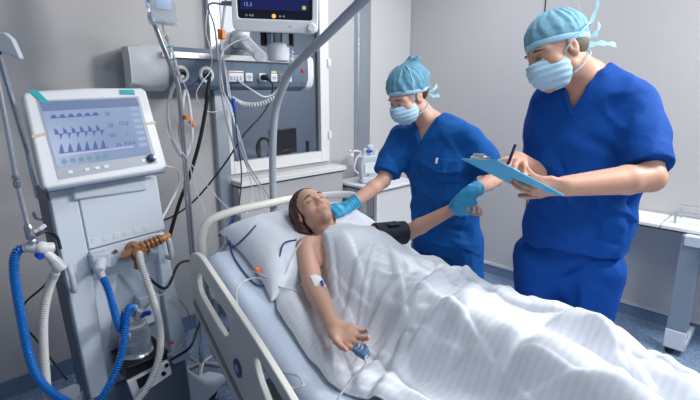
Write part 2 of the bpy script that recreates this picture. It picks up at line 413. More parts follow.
# ================================================================ BED-HEAD SUPPLY RAIL
mrail = mat('rail_slate_blue', (.15, .20, .275), .4)
mgcap = mat('rail_end_grey', (.70, .72, .75), .4)
t = thing('supply_rail', 'wall-mounted slate blue medical supply rail with pale grey end caps', 'supply rail', (1.55, 2.79, 1.6), ROOM)
def rail_profile(o=0.):   # (y, z)
    return [(2.80, 1.60), (2.63, 1.60), (2.575, 1.625), (2.55, 1.68), (2.55, 1.80), (2.575, 1.835), (2.80, 1.84)]
g = G().prism([(y, z) for y, z in rail_profile()], (1.14, 0, 0), (0, 1, 0), (0, 0, 1), .99)
obj('housing', g, mrail, t, bevel=.004)
def endcap(xa, xb, xo):
    a = rail_profile(); n = len(a); cy, cz = 2.7, 1.715
    V = [(xa, y, z) for y, z in a]+[(xb, min(y, 2.78), cz+(z-cz)*1.04) for y, z in a]+[(xo, 2.57+(y-2.55)*.35, cz+(z-cz)*.84) for y, z in a]
    F = [tuple(range(n)), tuple(range(3*n-1, 2*n-1, -1))]
    for L in (0, n): F += [(L+i, L+(i+1) % n, L+n+(i+1) % n, L+n+i) for i in range(n)]
    return G().add(V, F)
obj('end_cap', endcap(1.14, 1.03, .945), mgcap, t, bevel=.006)
obj('end_cap', endcap(2.13, 2.175, 2.20), M['white'], t, bevel=.006)
obj('equipment_rail', G().bb(1.10, 2.06, 2.522, 2.532, 1.775, 1.805).bb(1.16, 1.18, 2.53, 2.56, 1.78, 1.80).bb(1.98, 2.0, 2.53, 2.56, 1.78, 1.80), M['steel'], t, label='stainless steel mounting strip')
for x in (1.205, 1.36):
    p = obj('gas_outlet', G().lathe([(.047, 0), (.047, .012), (.041, .018), (.03, .018), (.03, .006), (.001, .006)], (x, 2.552, 1.688), (0, -1, 0), 28), M['white'], t)
    obj('outlet_socket', G().lathe([(.028, .006), (.026, .022), (.013, .024), (.012, .012), (.001, .012)], (x, 2.552, 1.688), (0, -1, 0), 20), M['black'], p)
def socket(x, w=.05, cov=False):
    p = obj('power_socket', G().bb(x-w/2, x+w/2, 2.541, 2.552, 1.655, 1.705), M['white'], t, bevel=.003)
    obj('socket_well', G().cyl((x, 2.5415, 1.68), (x, 2.5395, 1.68), .017), M['lgrey'], p)
    obj('socket_pin_hole', G().cyl((x-.007, 2.54, 1.68), (x-.007, 2.538, 1.68), .003, n=8).cyl((x+.007, 2.54, 1.68), (x+.007, 2.538, 1.68), .003, n=8), M['black'], p)
for x in (1.65, 1.75, 1.84, 1.96): socket(x)
p = obj('connector_block', G().bb(1.495, 1.60, 2.525, 2.552, 1.65, 1.715), M['white'], t, bevel=.004)
g = G()
for i in range(4): g.bb(1.507+i*.022, 1.523+i*.022, 2.519, 2.526, 1.66, 1.685)
obj('port', g, M['lgrey'], p, bevel=.002); obj('red_strip', G().bb(1.50, 1.595, 2.5235, 2.5265, 1.703, 1.708), mat('dull_red', (.45, .06, .05), .5), p)
g = G()
for x in (1.89, 1.91): g.cyl((x, 2.55, 1.662), (x, 2.545, 1.662), .008, n=12).cyl((x, 2.55, 1.70), (x, 2.545, 1.70), .008, n=12)
g.cyl((2.09, 2.55, 1.655), (2.09, 2.545, 1.655), .006, n=12)
obj('earth_stud', g, mat('brass', (.35, .28, .16), .4, 1.), t)
gl = G()
for x in (1.84, 1.96): gl.bb(x-.02, x+.02, 2.5445, 2.5505, 1.71, 1.722)
obj('socket_label', gl, mat('lime_label', (.62, .70, .35), .5), t)
obj('red_button', G().bb(2.075, 2.10, 2.540, 2.551, 1.72, 1.745), mat('red_plastic', (.65, .04, .05), .4), t, bevel=.003)

# ================================================================ PATIENT MONITOR ON ITS WALL ARM
t = thing('articulated_wall_mount', 'white jointed wall arm and bracket holding up the bedside monitor', 'wall arm', (1.66, 2.79, 1.84), ROOM)
obj('wall_plate', G().bb(1.585, 1.735, 2.745, 2.80, 1.845, 2.6), M['whitem'], t, bevel=.012)
obj('pivot_cap', G().cyl((1.70, 2.69, 1.86), (1.70, 2.69, 1.97), .055).cyl((1.66, 2.74, 1.90), (1.70, 2.69, 1.90), .035), M['whitem'], t, bevel=.006)
g = G().prism([(-.03, -.028), (.03, -.022), (.03, .022), (-.03, .028)], (1.70, 2.69, 1.93), (.60, .35, 0), (0, 0, 1), .01)
a, b = np.array([1.70, 2.66, 1.915]), np.array([1.265, 1.735+.12, 1.755])
g = G().sweep([a, a*.5+b*.5, b], [.036, .032, .028], 16)
obj('lower_arm', g, M['whitem'], t, bevel=.003)
mc = np.array([1.235, 1.79, 0])
mc = np.array(rotz((-.31, 2.07, 0), STD))
obj('elbow_cap', G().lathe([(.03, -.035), (.045, -.03), (.048, .0), (.048, .035), (.044, .04)], (mc[0], mc[1], 1.755), (0, 0, 1)), M['whitem'], t)
obj('riser', G().cyl((mc[0], mc[1], 1.79), (mc[0], mc[1], 1.85), .022).cyl((mc[0]-.028, mc[1]+.03, 1.79), (mc[0]-.028, mc[1]+.03, 1.86), .014), M['alu'], t)
obj('clamp_bracket', G().box((mc[0], mc[1], 1.845), (.15, .06, .012), Rz(STD)).box((mc[0]+.04, mc[1]-.045, 1.815), (.02, .05, .06), Rz(STD)).box((mc[0]-.045, mc[1]+.04, 1.815), (.02, .05, .06), Rz(STD)), M['black'], t, bevel=.004)

t = thing('patient_monitor', 'white patient monitor with a dark blue vital-signs screen, cut by the top edge', 'monitor', (-.305, 2.02, 1.83), STD)
tl = math.radians(8)
O = np.array([-.305, 1.985, 1.835]); U = nrm((1, .03, -.03)); V = nrm((0, math.sin(tl)*-1, math.cos(tl))); V = nrm(V-U*(V @ U)); N = np.cross(U, V)
def plane_pt(u, v, n=0.): return O+U*u+V*v+N*n
def fprism(poly, n0, n1): return G().prism(poly, O+N*n0, U, V, n1-n0)
W2 = .172
obj('case', fprism(rrect(2*W2, .30, .025, cy=.145), -.07, -.004), M['white'], t, bevel=.008, seg=3)
obj('bezel', G().ringprism(rrect(2*W2, .30, .028, cy=.145), rrect(2*W2-.044, .225, .012, cy=.158), O-N*.004, U, V, .016), M['white'], t, bevel=.004)
mscr = mat('dark_screen', (.006, .008, .02), .12, coat=.3)
obj('screen_surround', fprism(rrect(2*W2-.044, .225, .012, cy=.158), -.004, .006), mscr, t)
lit = lambda n, c, s=1.: mat(n, tuple(x*.2 for x in c), .3, emit=c, estr=s)
sc = obj('screen', fprism(rrect(2*W2-.07, .18, .004, cy=.17), .006, .007), lit('navy_display', (.010, .012, .085)), t)
def strip(pts, w, n=.0076):
    g = G()
    for (a, b) in zip(pts[:-1], pts[1:]):
        a, b = np.array(a), np.array(b); d = nrm(b-a); q = np.array([-d[1], d[0]])*w/2
        g.prism([a-q, b-q, b+q, a+q], O+N*n, U, V, .0004)
    return g
def ecg(x0, x1, y, per, amp):
    P = []; x = x0
    while x < x1:
        for dx, dy in ((0, 0), (.3, 0), (.36, .12), (.42, 0), (.5, -.1), (.55, 1), (.6, -.25), (.66, 0), (.8, .2), (.9, 0)):
            if x+dx*per < x1: P.append((x+dx*per, y+dy*amp))
        x += per
    return P
obj('ecg_trace', strip(ecg(-.12, .07, .21, .045, .02), .0016), lit('trace_green', (.05, .35, .15)), sc)
obj('pressure_trace', strip(ecg(-.12, .07, .165, .045, .014), .0016), lit('trace_red', (.30, .04, .10)), sc)
obj('trend_trace', strip(ecg(-.12, .07, .13, .045, .012), .0016), lit('trace_cyan', (.06, .16, .35)), sc)
g = G().add(*text_mesh('15.3', .02, plane_pt(-.125, .092, .0076), U, V)).add(*text_mesh('98', .03, plane_pt(.085, .19, .0076), U, V)).add(*text_mesh('120/80', .018, plane_pt(.078, .15, .0076), U, V))
obj('readout', g, lit('readout_blue', (.22, .30, .60)), sc, smooth=0)
obj('status_tile', fprism(rrect(.014, .014, .002, cx=.117, cy=.093), .007, .0076), lit('tile_green', (.35, .55, .08)), sc)
kb = G()
for x in (-.115, -.1, -.09, .02, .035): kb.add(*[(lambda q: (q.v, q.f))(G().disc(plane_pt(x, .058, .0065), .0045, N, .001, 12))][0])
obj('touch_key', kb, M['greyplastic'], t)
obj('alarm_key', G().disc(plane_pt(-.005, .058, .0068), .0085, N, .0015, 18), lit('amber', (.95, .55, .12)), t, label='amber lit key')
obj('rotary_knob', G().lathe([(.017, 0), (.017, .010), (.014, .014), (.001, .014)], plane_pt(.148, .02, .012), N, 24), M['white'], t)
obj('led_slot', fprism(rrect(.012, .004, .001, cx=.06, cy=.02), .012, .0125), M['greyplastic'], t)
pg = G()
for k in range(3): c = plane_pt(-W2-.004, .10+.055*k, -.04); pg.cyl(c+U*.006, c-U*.045, .011, .008, 14)
obj('lead_plug', pg, M['greyplastic'], t)

# ================================================================ IV POLE WITH BAG
t = thing('iv_pole', 'tall stainless drip pole with a kinked top standing behind the bed rail', 'drip pole', (1.024, 2.2, 0), ROOM)
obj('pole', G().sweep(catmull([(1.024, 2.2, .1), (1.024, 2.2, .8), (1.026, 2.2, 1.5), (1.022, 2.2, 1.63), (.985, 2.2, 1.75), (.952, 2.2, 1.85), (.925, 2.2, 1.95), (.918, 2.2, 2.1), (.918, 2.2, 2.3)], 8), .0125, 16), M['steel'], t)
obj('sleeve', G().cyl((1.024, 2.2, .72), (1.024, 2.2, 1.15), .016), M['steel'], t)
obj('hook', G().tube([(.918, 2.2, 2.28), (.92, 2.2, 2.34), (.95, 2.185, 2.36), (.965, 2.165, 2.33), (.962, 2.152, 2.27)], .004), M['steel'], t)
for k in range(5):
    a = 2*PI*k/5+.4; d = np.array([math.cos(a), math.sin(a), 0]); c = np.array([1.024, 2.2, 0])
    p = obj('base_leg', G().sweep([c+(0, 0, .11), c+d*.12+(0, 0, .10), c+d*.24+(0, 0, .07)], [.016, .014, .012], 12), M['steel'], t)
    obj('caster', G().cyl(c+d*.24+np.array([-d[1], d[0], 0])*.01+(0, 0, .03), c+d*.24-np.array([-d[1], d[0], 0])*.01+(0, 0, .03), .03, n=18), M['black'], p)
obj('tube_clip', G().box((1.05, 2.185, 1.47), (.03, .03, .02)).cyl((1.06, 2.18, 1.455), (1.075, 2.17, 1.425), .011), M['orange'], t, label='orange tube clip', bevel=.003)

t = thing('drip_bag', 'clear fluid bag hanging at the top of the drip pole', 'drip bag', (.955, 2.15, 1.88), ROOM)
def bag(p):
    d = loft(p, [((.945, 2.15, 2.20), .060, .010), ((.948, 2.15, 2.12), .066, .026), ((.951, 2.15, 1.98), .068, .028), ((.954, 2.15, 1.915), .066, .012), ((.954, 2.15, 1.893), .064, .004)], .01)
    return d+.0015*vnoise(p, 30)
film = mat('bag_film', (.80, .86, .93), .12, trans=.75, ior=1.25, bump=.3, bscale=40, bdist=.01)
fluid = mat('clear_fluid', (.45, .66, .95), .05, trans=.9, ior=1.33)
sdf_obj('bag_body', bag, (.86, 2.10, 1.87), (1.04, 2.20, 2.26), film, t, .004)
obj('seam', G().bb(.892, 1.018, 2.147, 2.153, 1.885, 1.90), film, t, bevel=.002)
obj('label_print', G().bb(.915, .985, 2.118, 2.1195, 1.95, 2.03), mat('pale_blue_print', (.45, .60, .82), .5), t)
obj('outlet_port', G().cyl((.955, 2.15, 1.89), (.958, 2.15, 1.85), .007, .006), M['tubew'], t)
t = thing('drip_line', 'clear drip chamber and tube with teal rings under the fluid bag', 'drip tube', (.97, 2.15, 1.72), ROOM)
obj('chamber', G().lathe([(.004, 0), (.010, .004), (.012, .012), (.009, .02), (.006, .03)], (.967, 2.15, 1.845), (.22, 0, -1), 16), M['tubew'], t)
a, b = np.array([.974, 2.15, 1.80]), np.array([1.005, 2.15, 1.665])
obj('barrel', G().cyl(a, b, .013), M['clear'], t)
for f in (.02, .42): q = a+(b-a)*f; obj('teal_ring', G().cyl(q, q+(b-a)*.04, .0165), M['teal'], t)
obj('tube', G().tube([(.967, 2.15, 1.83), (.974, 2.15, 1.80)], .004, k=2).tube([b, (1.035, 2.14, 1.60), (1.04, 2.13, 1.40), (1.03, 2.15, 1.2), (1.06, 2.1, 1.0)], .0028), M['tubew'], t)

# ================================================================ VENTILATOR
mv = mat('ventilator_shell', (.76, .83, .91), .36)
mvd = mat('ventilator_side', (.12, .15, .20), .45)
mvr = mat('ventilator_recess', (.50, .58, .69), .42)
t = thing('ventilator', 'pale blue intensive-care ventilator on wheels, screen lit with breathing curves', 'ventilator', (.56, 1.95, 0), ROOM)
O0 = (0, 0, 0)
cab_o = [(.352, 1.27), (.730, 1.27), (.795, .42), (.385, .42)]
# shell: side posts, upper housing, rear body
g = G().prism([(.352, 1.268), (.437, 1.268), (.450, 1.02), (.455, .42), (.385, .42), (.368, .80)], (0, 1.96, 0), (1, 0, 0), (0, 0, 1), .14)
obj('left_post', g, mv, t, bevel=.006)
g = G().prism([(.700, 1.03), (.735, 1.03), (.795, .42), (.715, .42)], (0, 1.96, 0), (1, 0, 0), (0, 0, 1), .14)
obj('right_post', g, mv, t, bevel=.006)
obj('upper_housing', G().prism([(.438, 1.268), (.724, 1.268), (.738, 1.042), (.448, 1.026)], (0, 1.96, 0), (1, 0, 0), (0, 0, 1), .145), mv, t, bevel=.005)
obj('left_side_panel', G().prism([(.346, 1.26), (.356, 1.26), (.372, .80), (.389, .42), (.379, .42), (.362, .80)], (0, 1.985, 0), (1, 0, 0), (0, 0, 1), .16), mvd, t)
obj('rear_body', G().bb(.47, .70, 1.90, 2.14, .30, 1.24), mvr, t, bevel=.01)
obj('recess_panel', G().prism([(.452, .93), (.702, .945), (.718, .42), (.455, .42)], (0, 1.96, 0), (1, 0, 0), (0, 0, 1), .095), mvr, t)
# slanted apron below the valve panel
obj('apron', G().add([(.452, 1.818, .935), (.712, 1.818, .95), (.708, 1.865, .90), (.458, 1.865, .885)], [(0, 3, 2, 1)]).add([(.458, 1.864, .885), (.55, 1.864, .89), (.47, 1.864, .55), (.458, 1.864, .5)], [(0, 3, 2, 1)]), mv, t)
vp = obj('valve_panel', G().prism([(.450, 1.022), (.702, 1.036), (.703, .95), (.452, .935)], (0, 1.93, 0), (1, 0, 0), (0, 0, 1), .118), mat('valve_panel_grey', (.68, .74, .82), .4), t, bevel=.003)
g = G()
for i in range(6): g.bb(.462+i*.038, .484+i*.038, 1.8135, 1.8165, 1.046+i*.0016, 1.066+i*.0016)
obj('soft_key', g, mv, t, bevel=.001)
sg = G().cyl((.535, 1.812, 1.0), (.535, 1.803, 1.0), .008, n=14).cyl((.55, 1.812, .962), (.55, 1.803, .962), .009, n=14).cyl((.648, 1.812, .985), (.648, 1.795, .985), .011, n=14).cyl((.66, 1.812, .965), (.66, 1.79, .965), .009, n=14)
obj('port_screw', sg, M['steel'], vp)
obj('inlet_elbow', G().box((.475, 1.795, .985), (.062, .05, .062)).cyl((.475, 1.79, .985), (.452, 1.73, .965), .024, .018), M['lgrey'], vp, bevel=.006)
mb = mat('amber_plastic', (.33, .135, .045), .3, coat=.3)
g = G().cyl((.60, 1.815, .995), (.60, 1.74, .995), .030, .024).cyl((.59, 1.765, 1.00), (.70, 1.77, 1.02), .015, .013).cyl((.60, 1.765, .985), (.60, 1.768, .925), .014, .016)
for i in range(5): g.cyl((.62+i*.017, 1.768, 1.007+i*.003), (.628+i*.017, 1.768, 1.0085+i*.003), .021, n=14)
g.cyl((.585, 1.76, 1.0), (.545, 1.765, .99), .014)
for a in range(6): g.ball((.60+.03*math.cos(a), 1.757, .995+.03*math.sin(a)), .009, 8, 6)
obj('exhale_manifold', g, mb, vp, label='amber plastic valve manifold')
obj('manifold_cap', G().cyl((.70, 1.77, 1.02), (.735, 1.772, 1.026), .0165, .014), mat('amber_light', (.55, .25, .07), .3), vp)
for x, z in ((.371, .945), (.728, .975)):
    obj('handle', G().tube([(x, 1.80, z+.045), (x-.002, 1.765, z+.04), (x, 1.758, z), (x+.002, 1.765, z-.04), (x, 1.80, z-.045)], .010, 12), M['lgrey'], t)
# humidifier bracket and base
obj('base_hub', G().prism([(.41, .42), (.79, .42), (.80, .13), (.39, .13)], (0, 2.10, 0), (1, 0, 0), (0, 0, 1), .255), mat('ventilator_base_grey', (.17, .205, .26), .45), t, bevel=.02, seg=3)
def vleg(a, b, m_):
    a = np.array(a); b = np.array(b); P = [a+(b-a)*f for f in (0, .25, .5, .75, 1)]; hts = [.40, .29, .20, .15, .125]; g = G(); d = nrm((b-a)*[1, 1, 0]); q = np.array([-d[1], d[0], 0]); V = []
    for p, h in zip(P, hts):
        w = .062
        for s, z in ((-1, .075), (-1, h-.02), (-.7, h), (.7, h), (1, h-.02), (1, .075)): V.append((p[0]+q[0]*w*s, p[1]+q[1]*w*s, z))
    F = [tuple(range(6))[::-1], tuple(range(24, 30))]+[(i*6+k, i*6+(k+1) % 6, i*6+6+(k+1) % 6, i*6+6+k) for i in range(4) for k in range(6)]
    o = obj('base_leg', g.add(V, F), m_, t, bevel=.012, seg=3)
    c = b-d*.05
    obj('caster', G().cyl(c+q*.012+(0, 0, .038), c-q*.012+(0, 0, .038), .038, n=20).cyl((c[0], c[1], .04), (c[0], c[1], .09), .012), M['black'], o)
mleg = mat('ventilator_leg', (.74, .79, .86), .4)
for a, b in (((.74, 1.905, 0), (1.03, 2.05, 0)), ((.42, 1.98, 0), (.20, 2.20, 0)), ((.68, 2.05, 0), (.85, 2.42, 0)), ((.45, 1.88, 0), (.42, 2.48, 0)),): vleg(a, b, mleg)
# display head
O = np.array([.332, 1.722, 1.290]); V = nrm((-.012, .085, .302)); U = nrm((.393, .012, .006)); U = nrm(U-V*(U @ V)); N = np.cross(U, V); W_, H_ = .400, .318
hd = obj('display_head', fprism([(-.004, -.004), (W_-.02, -.004+.004), (W_+.008, .012), (W_, H_-.01), (W_-.015, H_+.002), (W_*.5, H_+.008), (.015, H_+.002), (0, H_-.012), (-.012, .01)], -.05, 0), M['white'], t, bevel=.012, seg=3)
obj('head_underside', fprism([(0, -.012), (W_, -.008), (W_+.004, .006), (-.006, .004)], -.046, -.006), mat('slate_trim', (.16, .22, .32), .4), hd, bevel=.004)
obj('mounting_neck', G().bb(.42, .68, 1.80, 1.86, 1.22, 1.40), mv, t, bevel=.008)
gs = mat('screen_bezel', (.42, .46, .52), .4)
obj('inner_bezel', fprism([(.036, .022), (W_-.028, .03), (W_-.036, H_-.03), (.034, H_-.03)], 0, .0015), gs, hd)
def grad_screen():
    m = mat('ventilator_display', (.08, .1, .14), .2, emit=(.2, .3, .5)); nt = m.node_tree; b = nt.nodes['Principled BSDF']
    tc = nt.nodes.new('ShaderNodeTexCoord'); sx = nt.nodes.new('ShaderNodeTexNoise'); sx.inputs['Scale'].default_value = 3; sx.inputs['Detail'].default_value = 1
    nt.links.new(tc.outputs['Object'], sx.inputs['Vector']); r = nt.nodes.new('ShaderNodeValToRGB')
    r.color_ramp.elements[0].color = (.17, .25, .45, 1); r.color_ramp.elements[1].color = (.30, .39, .60, 1); r.color_ramp.elements[0].position = .3; r.color_ramp.elements[1].position = .7
    nt.links.new(sx.outputs['Fac'], r.inputs['Fac']); nt.links.new(r.outputs['Color'], b.inputs['Emission Color']); b.inputs['Emission Strength'].default_value = .7; return m
x0, x1, y0, y1 = .042, W_-.042, .062, H_-.036
sc = obj('screen', fprism([(x0, y0), (x1, y0+.004), (x1-.004, y1), (x0-.002, y1)], .0015, .003), grad_screen(), hd)
e = .0032
obj('screen_header', fprism([(x0, y1-.032), (x1, y1-.032), (x1-.004, y1), (x0-.002, y1)], e, e+.0004), lit('header_violet', (.08, .13, .27)), sc)
mp_ = lit('curve_blue', (.030, .065, .27))
def wave(kind, ya, xs, xe, n, amp):
    g = G(); per = (xe-xs)/n
    for k in range(n):
        a = xs+k*per
        if kind == 0: P = [(0, 0), (.1, .75), (.4, 1), (.62, .9), (.7, .2), (.8, 0)]
        elif kind == 1: P = [(0, 0), (.08, .9), (.2, .65), (.42, .45), (.46, 0)]
        else: P = [(0, 0), (.2, .55), (.45, 1), (.55, .95), (.62, 0)]
        pts = [(a+p*per, ya+q*amp) for p, q in P]
        g.prism(pts[::-1] if False else [(p[0], p[1]) for p in pts][::-1], O+N*(e+.0002), U, V, .0004)
        if kind == 1:
            P = [(.46, 0), (.5, -.8), (.62, -.5), (.8, -.15), (.98, 0)]
            g.prism([(a+p*per, ya+q*amp) for p, q in P], O+N*(e+.0002), U, V, .0004)
    g.prism([(xs, ya-.001), (xe, ya-.001), (xe, ya+.001), (xs, ya+.001)], O+N*(e+.0002), U, V, .0004)
    return g
obj('pressure_curve', wave(0, .226, .060, .215, 6, .011), mp_, sc, smooth=0)
obj('flow_curve', wave(1, .172, .060, .215, 6, .026), mp_, sc, smooth=0)
obj('volume_curve', wave(2, .108, .058, .215, 6, .030), mp_, sc, smooth=0)
obj('scale_band', fprism([(.055, .098), (.30, .100), (.30, .105), (.055, .103)], e, e+.0005), lit('pink_band', (.38, .36, .52)), sc)
g = G()
for s_, u_, v_, z_ in (('28', .228, .222, .019), ('28', .228, .180, .021), ('17.0', .266, .182, .021), ('561', .226, .145, .019), ('34', .238, .108, .020), ('434.6', .268, .110, .019), (':', .258, .182, .014), ('.', .262, .145, .016), ('8', .285, .148, .009)):
    g.add(*text_mesh(s_, z_, O+U*u_+V*v_+N*(e+.0003), U, V, .0002))
obj('readout', g, lit('digit_blue', (.03, .06, .26)), sc, smooth=0)
g = G()
for k in range(6): g.add(*(lambda q: (q.v, q.f))(G().disc(O+U*(.066+k*.026)+V*.080+N*(e+.0006), .0085, N, .0006, 18)))
obj('touch_button', g, lit('button_green', (.10, .22, .27)), sc)
g = G()
for k in range(7): g.add(*(lambda q: (q.v, q.f))(fprism(rrect(.030, .013, .003, cx=.336, cy=.105+k*.023), e, e+.0005)))
obj('side_tab', g, lit('tab_grey', (.22, .31, .47)), sc)
kk = G()
for x in (.075, .128, .160, .190, .322): kk.add(*(lambda q: (q.v, q.f))(fprism(rrect(.016, .011, .003, cx=x, cy=.040+x*.02), .0015, .004)))
obj('panel_key', kk, M['white'], hd, bevel=.001)
obj('rotary_knob', G().lathe([(.0155, 0), (.0155, .012), (.012, .017), (.001, .018)], O+U*.352+V*.050+N*.001, N, 24), mat('navy_knob', (.01, .02, .10), .25, coat=.5), hd, label='dark blue rotary knob')
obj('tape', G().prism([(.018, H_+.004), (.042, H_+.003), (.070, H_-.042), (.046, H_-.040)], O+N*.0032, U, V, .0008).prism([(.300, H_-.004), (.352, H_-.006), (.352, H_-.024), (.300, H_-.020)], O+N*.0032, U, V, .0008), M['teal'], hd)
obj('side_tag', fprism([(-.006, .166), (.034, .172), (.034, .181), (-.006, .176)], -.004, .003).add(*(lambda q: (q.v, q.f))(fprism([(W_-.034, .178), (W_+.004, .180), (W_+.004, .189), (W_-.034, .187)], -.004, .003))), M['tan'], hd)
obj('rear_hook', G().tube([(.40, 2.10, 1.1), (.36, 2.13, 1.1), (.35, 2.13, 1.13)], .006), M['steel'], t)

t = thing('humidifier', 'clear humidifier chamber on a small heater base in the ventilator recess', 'humidifier', (.565, 1.79, .50), ROOM)
cx, cy = .555, 1.765
obj('chamber', G().lathe([(.056, 0), (.058, .01), (.056, .085), (.048, .105), (.028, .118), (.001, .12)], (cx, cy, .60), (0, 0, 1), 32), mat('smoky_clear', (.78, .82, .86), .1, trans=.75, ior=1.3), t)
obj('water', G().lathe([(.050, 0), (.050, .045), (.001, .046)], (cx, cy, .604), (0, 0, 1), 28), fluid, t)
obj('metal_ring', G().lathe([(.062, 0), (.064, .004), (.064, .010), (.060, .014), (.058, .016), (.062, .02), (.060, .026), (.02, .026)], (cx, cy, .575), (0, 0, 1), 32), M['chrome'], t)
obj('cap_ring', G().lathe([(.049, 0), (.05, .004), (.045, .01), (.02, .012)], (cx, cy, .70), (0, 0, 1), 28), M['tubew'], t)
obj('port', G().cyl((cx-.01, cy, .71), (cx-.03, cy-.012, .765), .014).cyl((cx+.018, cy, .71), (cx+.026, cy-.02, .76), .012), M['tubew'], t)
obj('float_valve', G().cyl((cx+.026, cy-.02, .735), (cx+.045, cy-.03, .745), .010).ball((cx+.05, cy-.035, .745), .011), M['blueplug'], t, label='blue valve cap')
hb = obj('heater_base', G().bb(.485, .655, 1.69, 1.86, .565, .575).bb(.49, .65, 1.70, 1.86, .50, .566), M['black'], t, bevel=.005)
obj('control_panel', G().prism([(.485, .515), (.645, .535), (.655, .470), (.50, .43)], (0, 1.705, 0), (1, 0, 0), (0, 0, 1), .02), M['white'], hb, bevel=.003)
obj('display', G().prism([(.515, .512), (.575, .519), (.58, .480), (.522, .468)], (0, 1.686, 0), (1, 0, 0), (0, 0, 1), .002), M['dark'], hb)
obj('socket', G().cyl((.62, 1.686, .49), (.62, 1.678, .49), .009, n=14).cyl((.635, 1.686, .52), (.635, 1.678, .52), .008, n=14), M['black'], hb)
obj('probe_plug', G().cyl((.655, 1.70, .60), (.675, 1.69, .605), .006, n=10), mat('red_plug', (.6, .05, .04), .4), t)
obj('mounting_bracket', G().bb(.60, .68, 1.80, 1.87, .66, .78).bb(.52, .6, 1.83, 1.87, .48, .60), M['lgrey'], t, bevel=.004)

mbh = mat('blue_hose', (.004, .15, .53), .28, coat=.3)
mwh = mat('white_corrugated_hose', (.60, .60, .60), .4)
def hose(name, label, P, r, m_, cuffs=True, pitch=.0080, amp=.0024, cm=None):
    t = thing(name, label, 'hose', P[0], ROOM)
    obj('hose_body', G().hose(P, r, pitch, amp), m_, t, smooth=60)
    Q = catmull(P, 10)
    if cuffs: obj('end_cuff', G().cyl(Q[0], Q[3], r*1.12), cm or M['tubew'], t); obj('end_cuff', G().cyl(Q[-1], Q[-4], r*1.12), cm or M['tubew'], t)
    return t
hose('breathing_hose', 'short blue hose dropping from the ventilator port to the humidifier', [(.452, 1.725, .962), (.462, 1.69, .90), (.468, 1.675, .82), (.478, 1.67, .745), (.50, 1.69, .765), (.525, 1.745, .775)], .0125, mbh)
hose('breathing_hose', 'long blue hose looping down and up to the left-hand mouthpiece joint', [(.545, 1.70, .80), (.515, 1.67, .815), (.487, 1.64, .765), (.465, 1.62, .70), (.43, 1.60, .64), (.385, 1.59, .58), (.33, 1.58, .545), (.275, 1.60, .585), (.222, 1.62, .66), (.197, 1.63, .76), (.194, 1.64, .92), (.197, 1.64, 1.06), (.21, 1.63, 1.125), (.237, 1.62, 1.138)], .0125, mbh)
hose('breathing_hose', 'white corrugated hose curving down from the amber ventilator valve', [(.600, 1.745, .992), (.588, 1.70, .965), (.590, 1.665, .90), (.605, 1.655, .80), (.612, 1.65, .70), (.595, 1.64, .60), (.55, 1.62, .53), (.49, 1.60, .485), (.42, 1.58, .475), (.35, 1.58, .48), (.30, 1.585, .505)], .0125, mwh)
hose('breathing_hose', 'white corrugated hose hanging straight below the mouthpiece joint', [(.295, 1.60, 1.045), (.275, 1.625, .99), (.252, 1.64, .90), (.240, 1.65, .80), (.232, 1.65, .70), (.228, 1.65, .62), (.235, 1.62, .545), (.262, 1.59, .50), (.30, 1.585, .48)], .0122, mwh)
t = thing('hose_wye', 'white and blue plastic Y joint where the two hoses meet, left edge', 'hose joint', (.26, 1.62, 1.10), ROOM)
obj('joint_body', G().cyl((.237, 1.62, 1.14), (.270, 1.60, 1.130), .016, .018).cyl((.262, 1.60, 1.132), (.300, 1.605, 1.125), .019, .016).cyl((.275, 1.60, 1.12), (.30, 1.59, 1.08), .014, .014).ball((.270, 1.60, 1.132), .021), mat('joint_white', (.70, .70, .70), .35), t)
obj('port_cap', G().cyl((.293, 1.592, 1.09), (.311, 1.585, 1.055), .017, .019), M['tubew'], t)
obj('blue_collar', G().cyl((.247, 1.61, 1.155), (.262, 1.605, 1.16), .013).cyl((.258, 1.60, 1.115), (.262, 1.585, 1.11), .011), M['blueplug'], t)
obj('clip', G().tube([(.255, 1.61, 1.17), (.29, 1.62, 1.175), (.318, 1.63, 1.15), (.322, 1.62, 1.11)], .005), M['black'], t)

t = thing('hose_support_arm', 'chrome jointed support arm with a pale clamp knob at the left edge', 'support arm', (.36, 2.05, 1.2), ROOM)
obj('lower_rod', G().cyl((.234, 1.60, 1.56), (.236, 1.60, 1.36), .0065).cyl((.237, 1.60, 1.33), (.245, 1.60, 1.20), .0065), M['chrome'], t)
obj('upper_rod', G().cyl((.232, 1.60, 1.78), (.234, 1.60, 1.55), .006).cyl((.247, 1.62, 1.70), (.342, 2.0, 1.38), .0085).cyl((.342, 2.0, 1.38), (.36, 2.06, 1.2), .0085).cyl((.36, 2.06, 1.2), (.42, 2.05, 1.2), .008), M['chrome'], t)
obj('joint_collar', G().lathe([(.008, 0), (.011, .004), (.011, .02), (.0075, .024), (.011, .03), (.011, .036), (.008, .04)], (.2365, 1.60, 1.325), (0, 0, 1), 16).lathe([(.010, 0), (.013, .006), (.013, .04), (.009, .046), (.009, .052)], (.247, 1.60, 1.165), (-.05, 0, 1), 18), M['steel'], t)
obj('ball_joint', G().ball((.25, 1.60, 1.158), .011), M['chrome'], t)
obj('thumb_screw', G().cyl((.255, 1.60, 1.185), (.272, 1.595, 1.195), .004, n=10).box((.279, 1.593, 1.198), (.02, .006, .012), Ry(-.5)), M['white'], t, bevel=.002)
obj('pivot', G().cyl((.222, 1.63, 1.72), (.262, 1.61, 1.722), .016), M['black'], t)
obj('clamp_knob', G().prism([(-.022, .036), (.004, .036), (.020, .020), (.034, -.030), (.030, -.034), (.004, -.020), (-.014, -.014), (-.026, .0)], (.272, 1.60, 1.716), nrm((.8, -.6, 0)), (0, 0, 1), .022), M['lgrey'], t, bevel=.005)

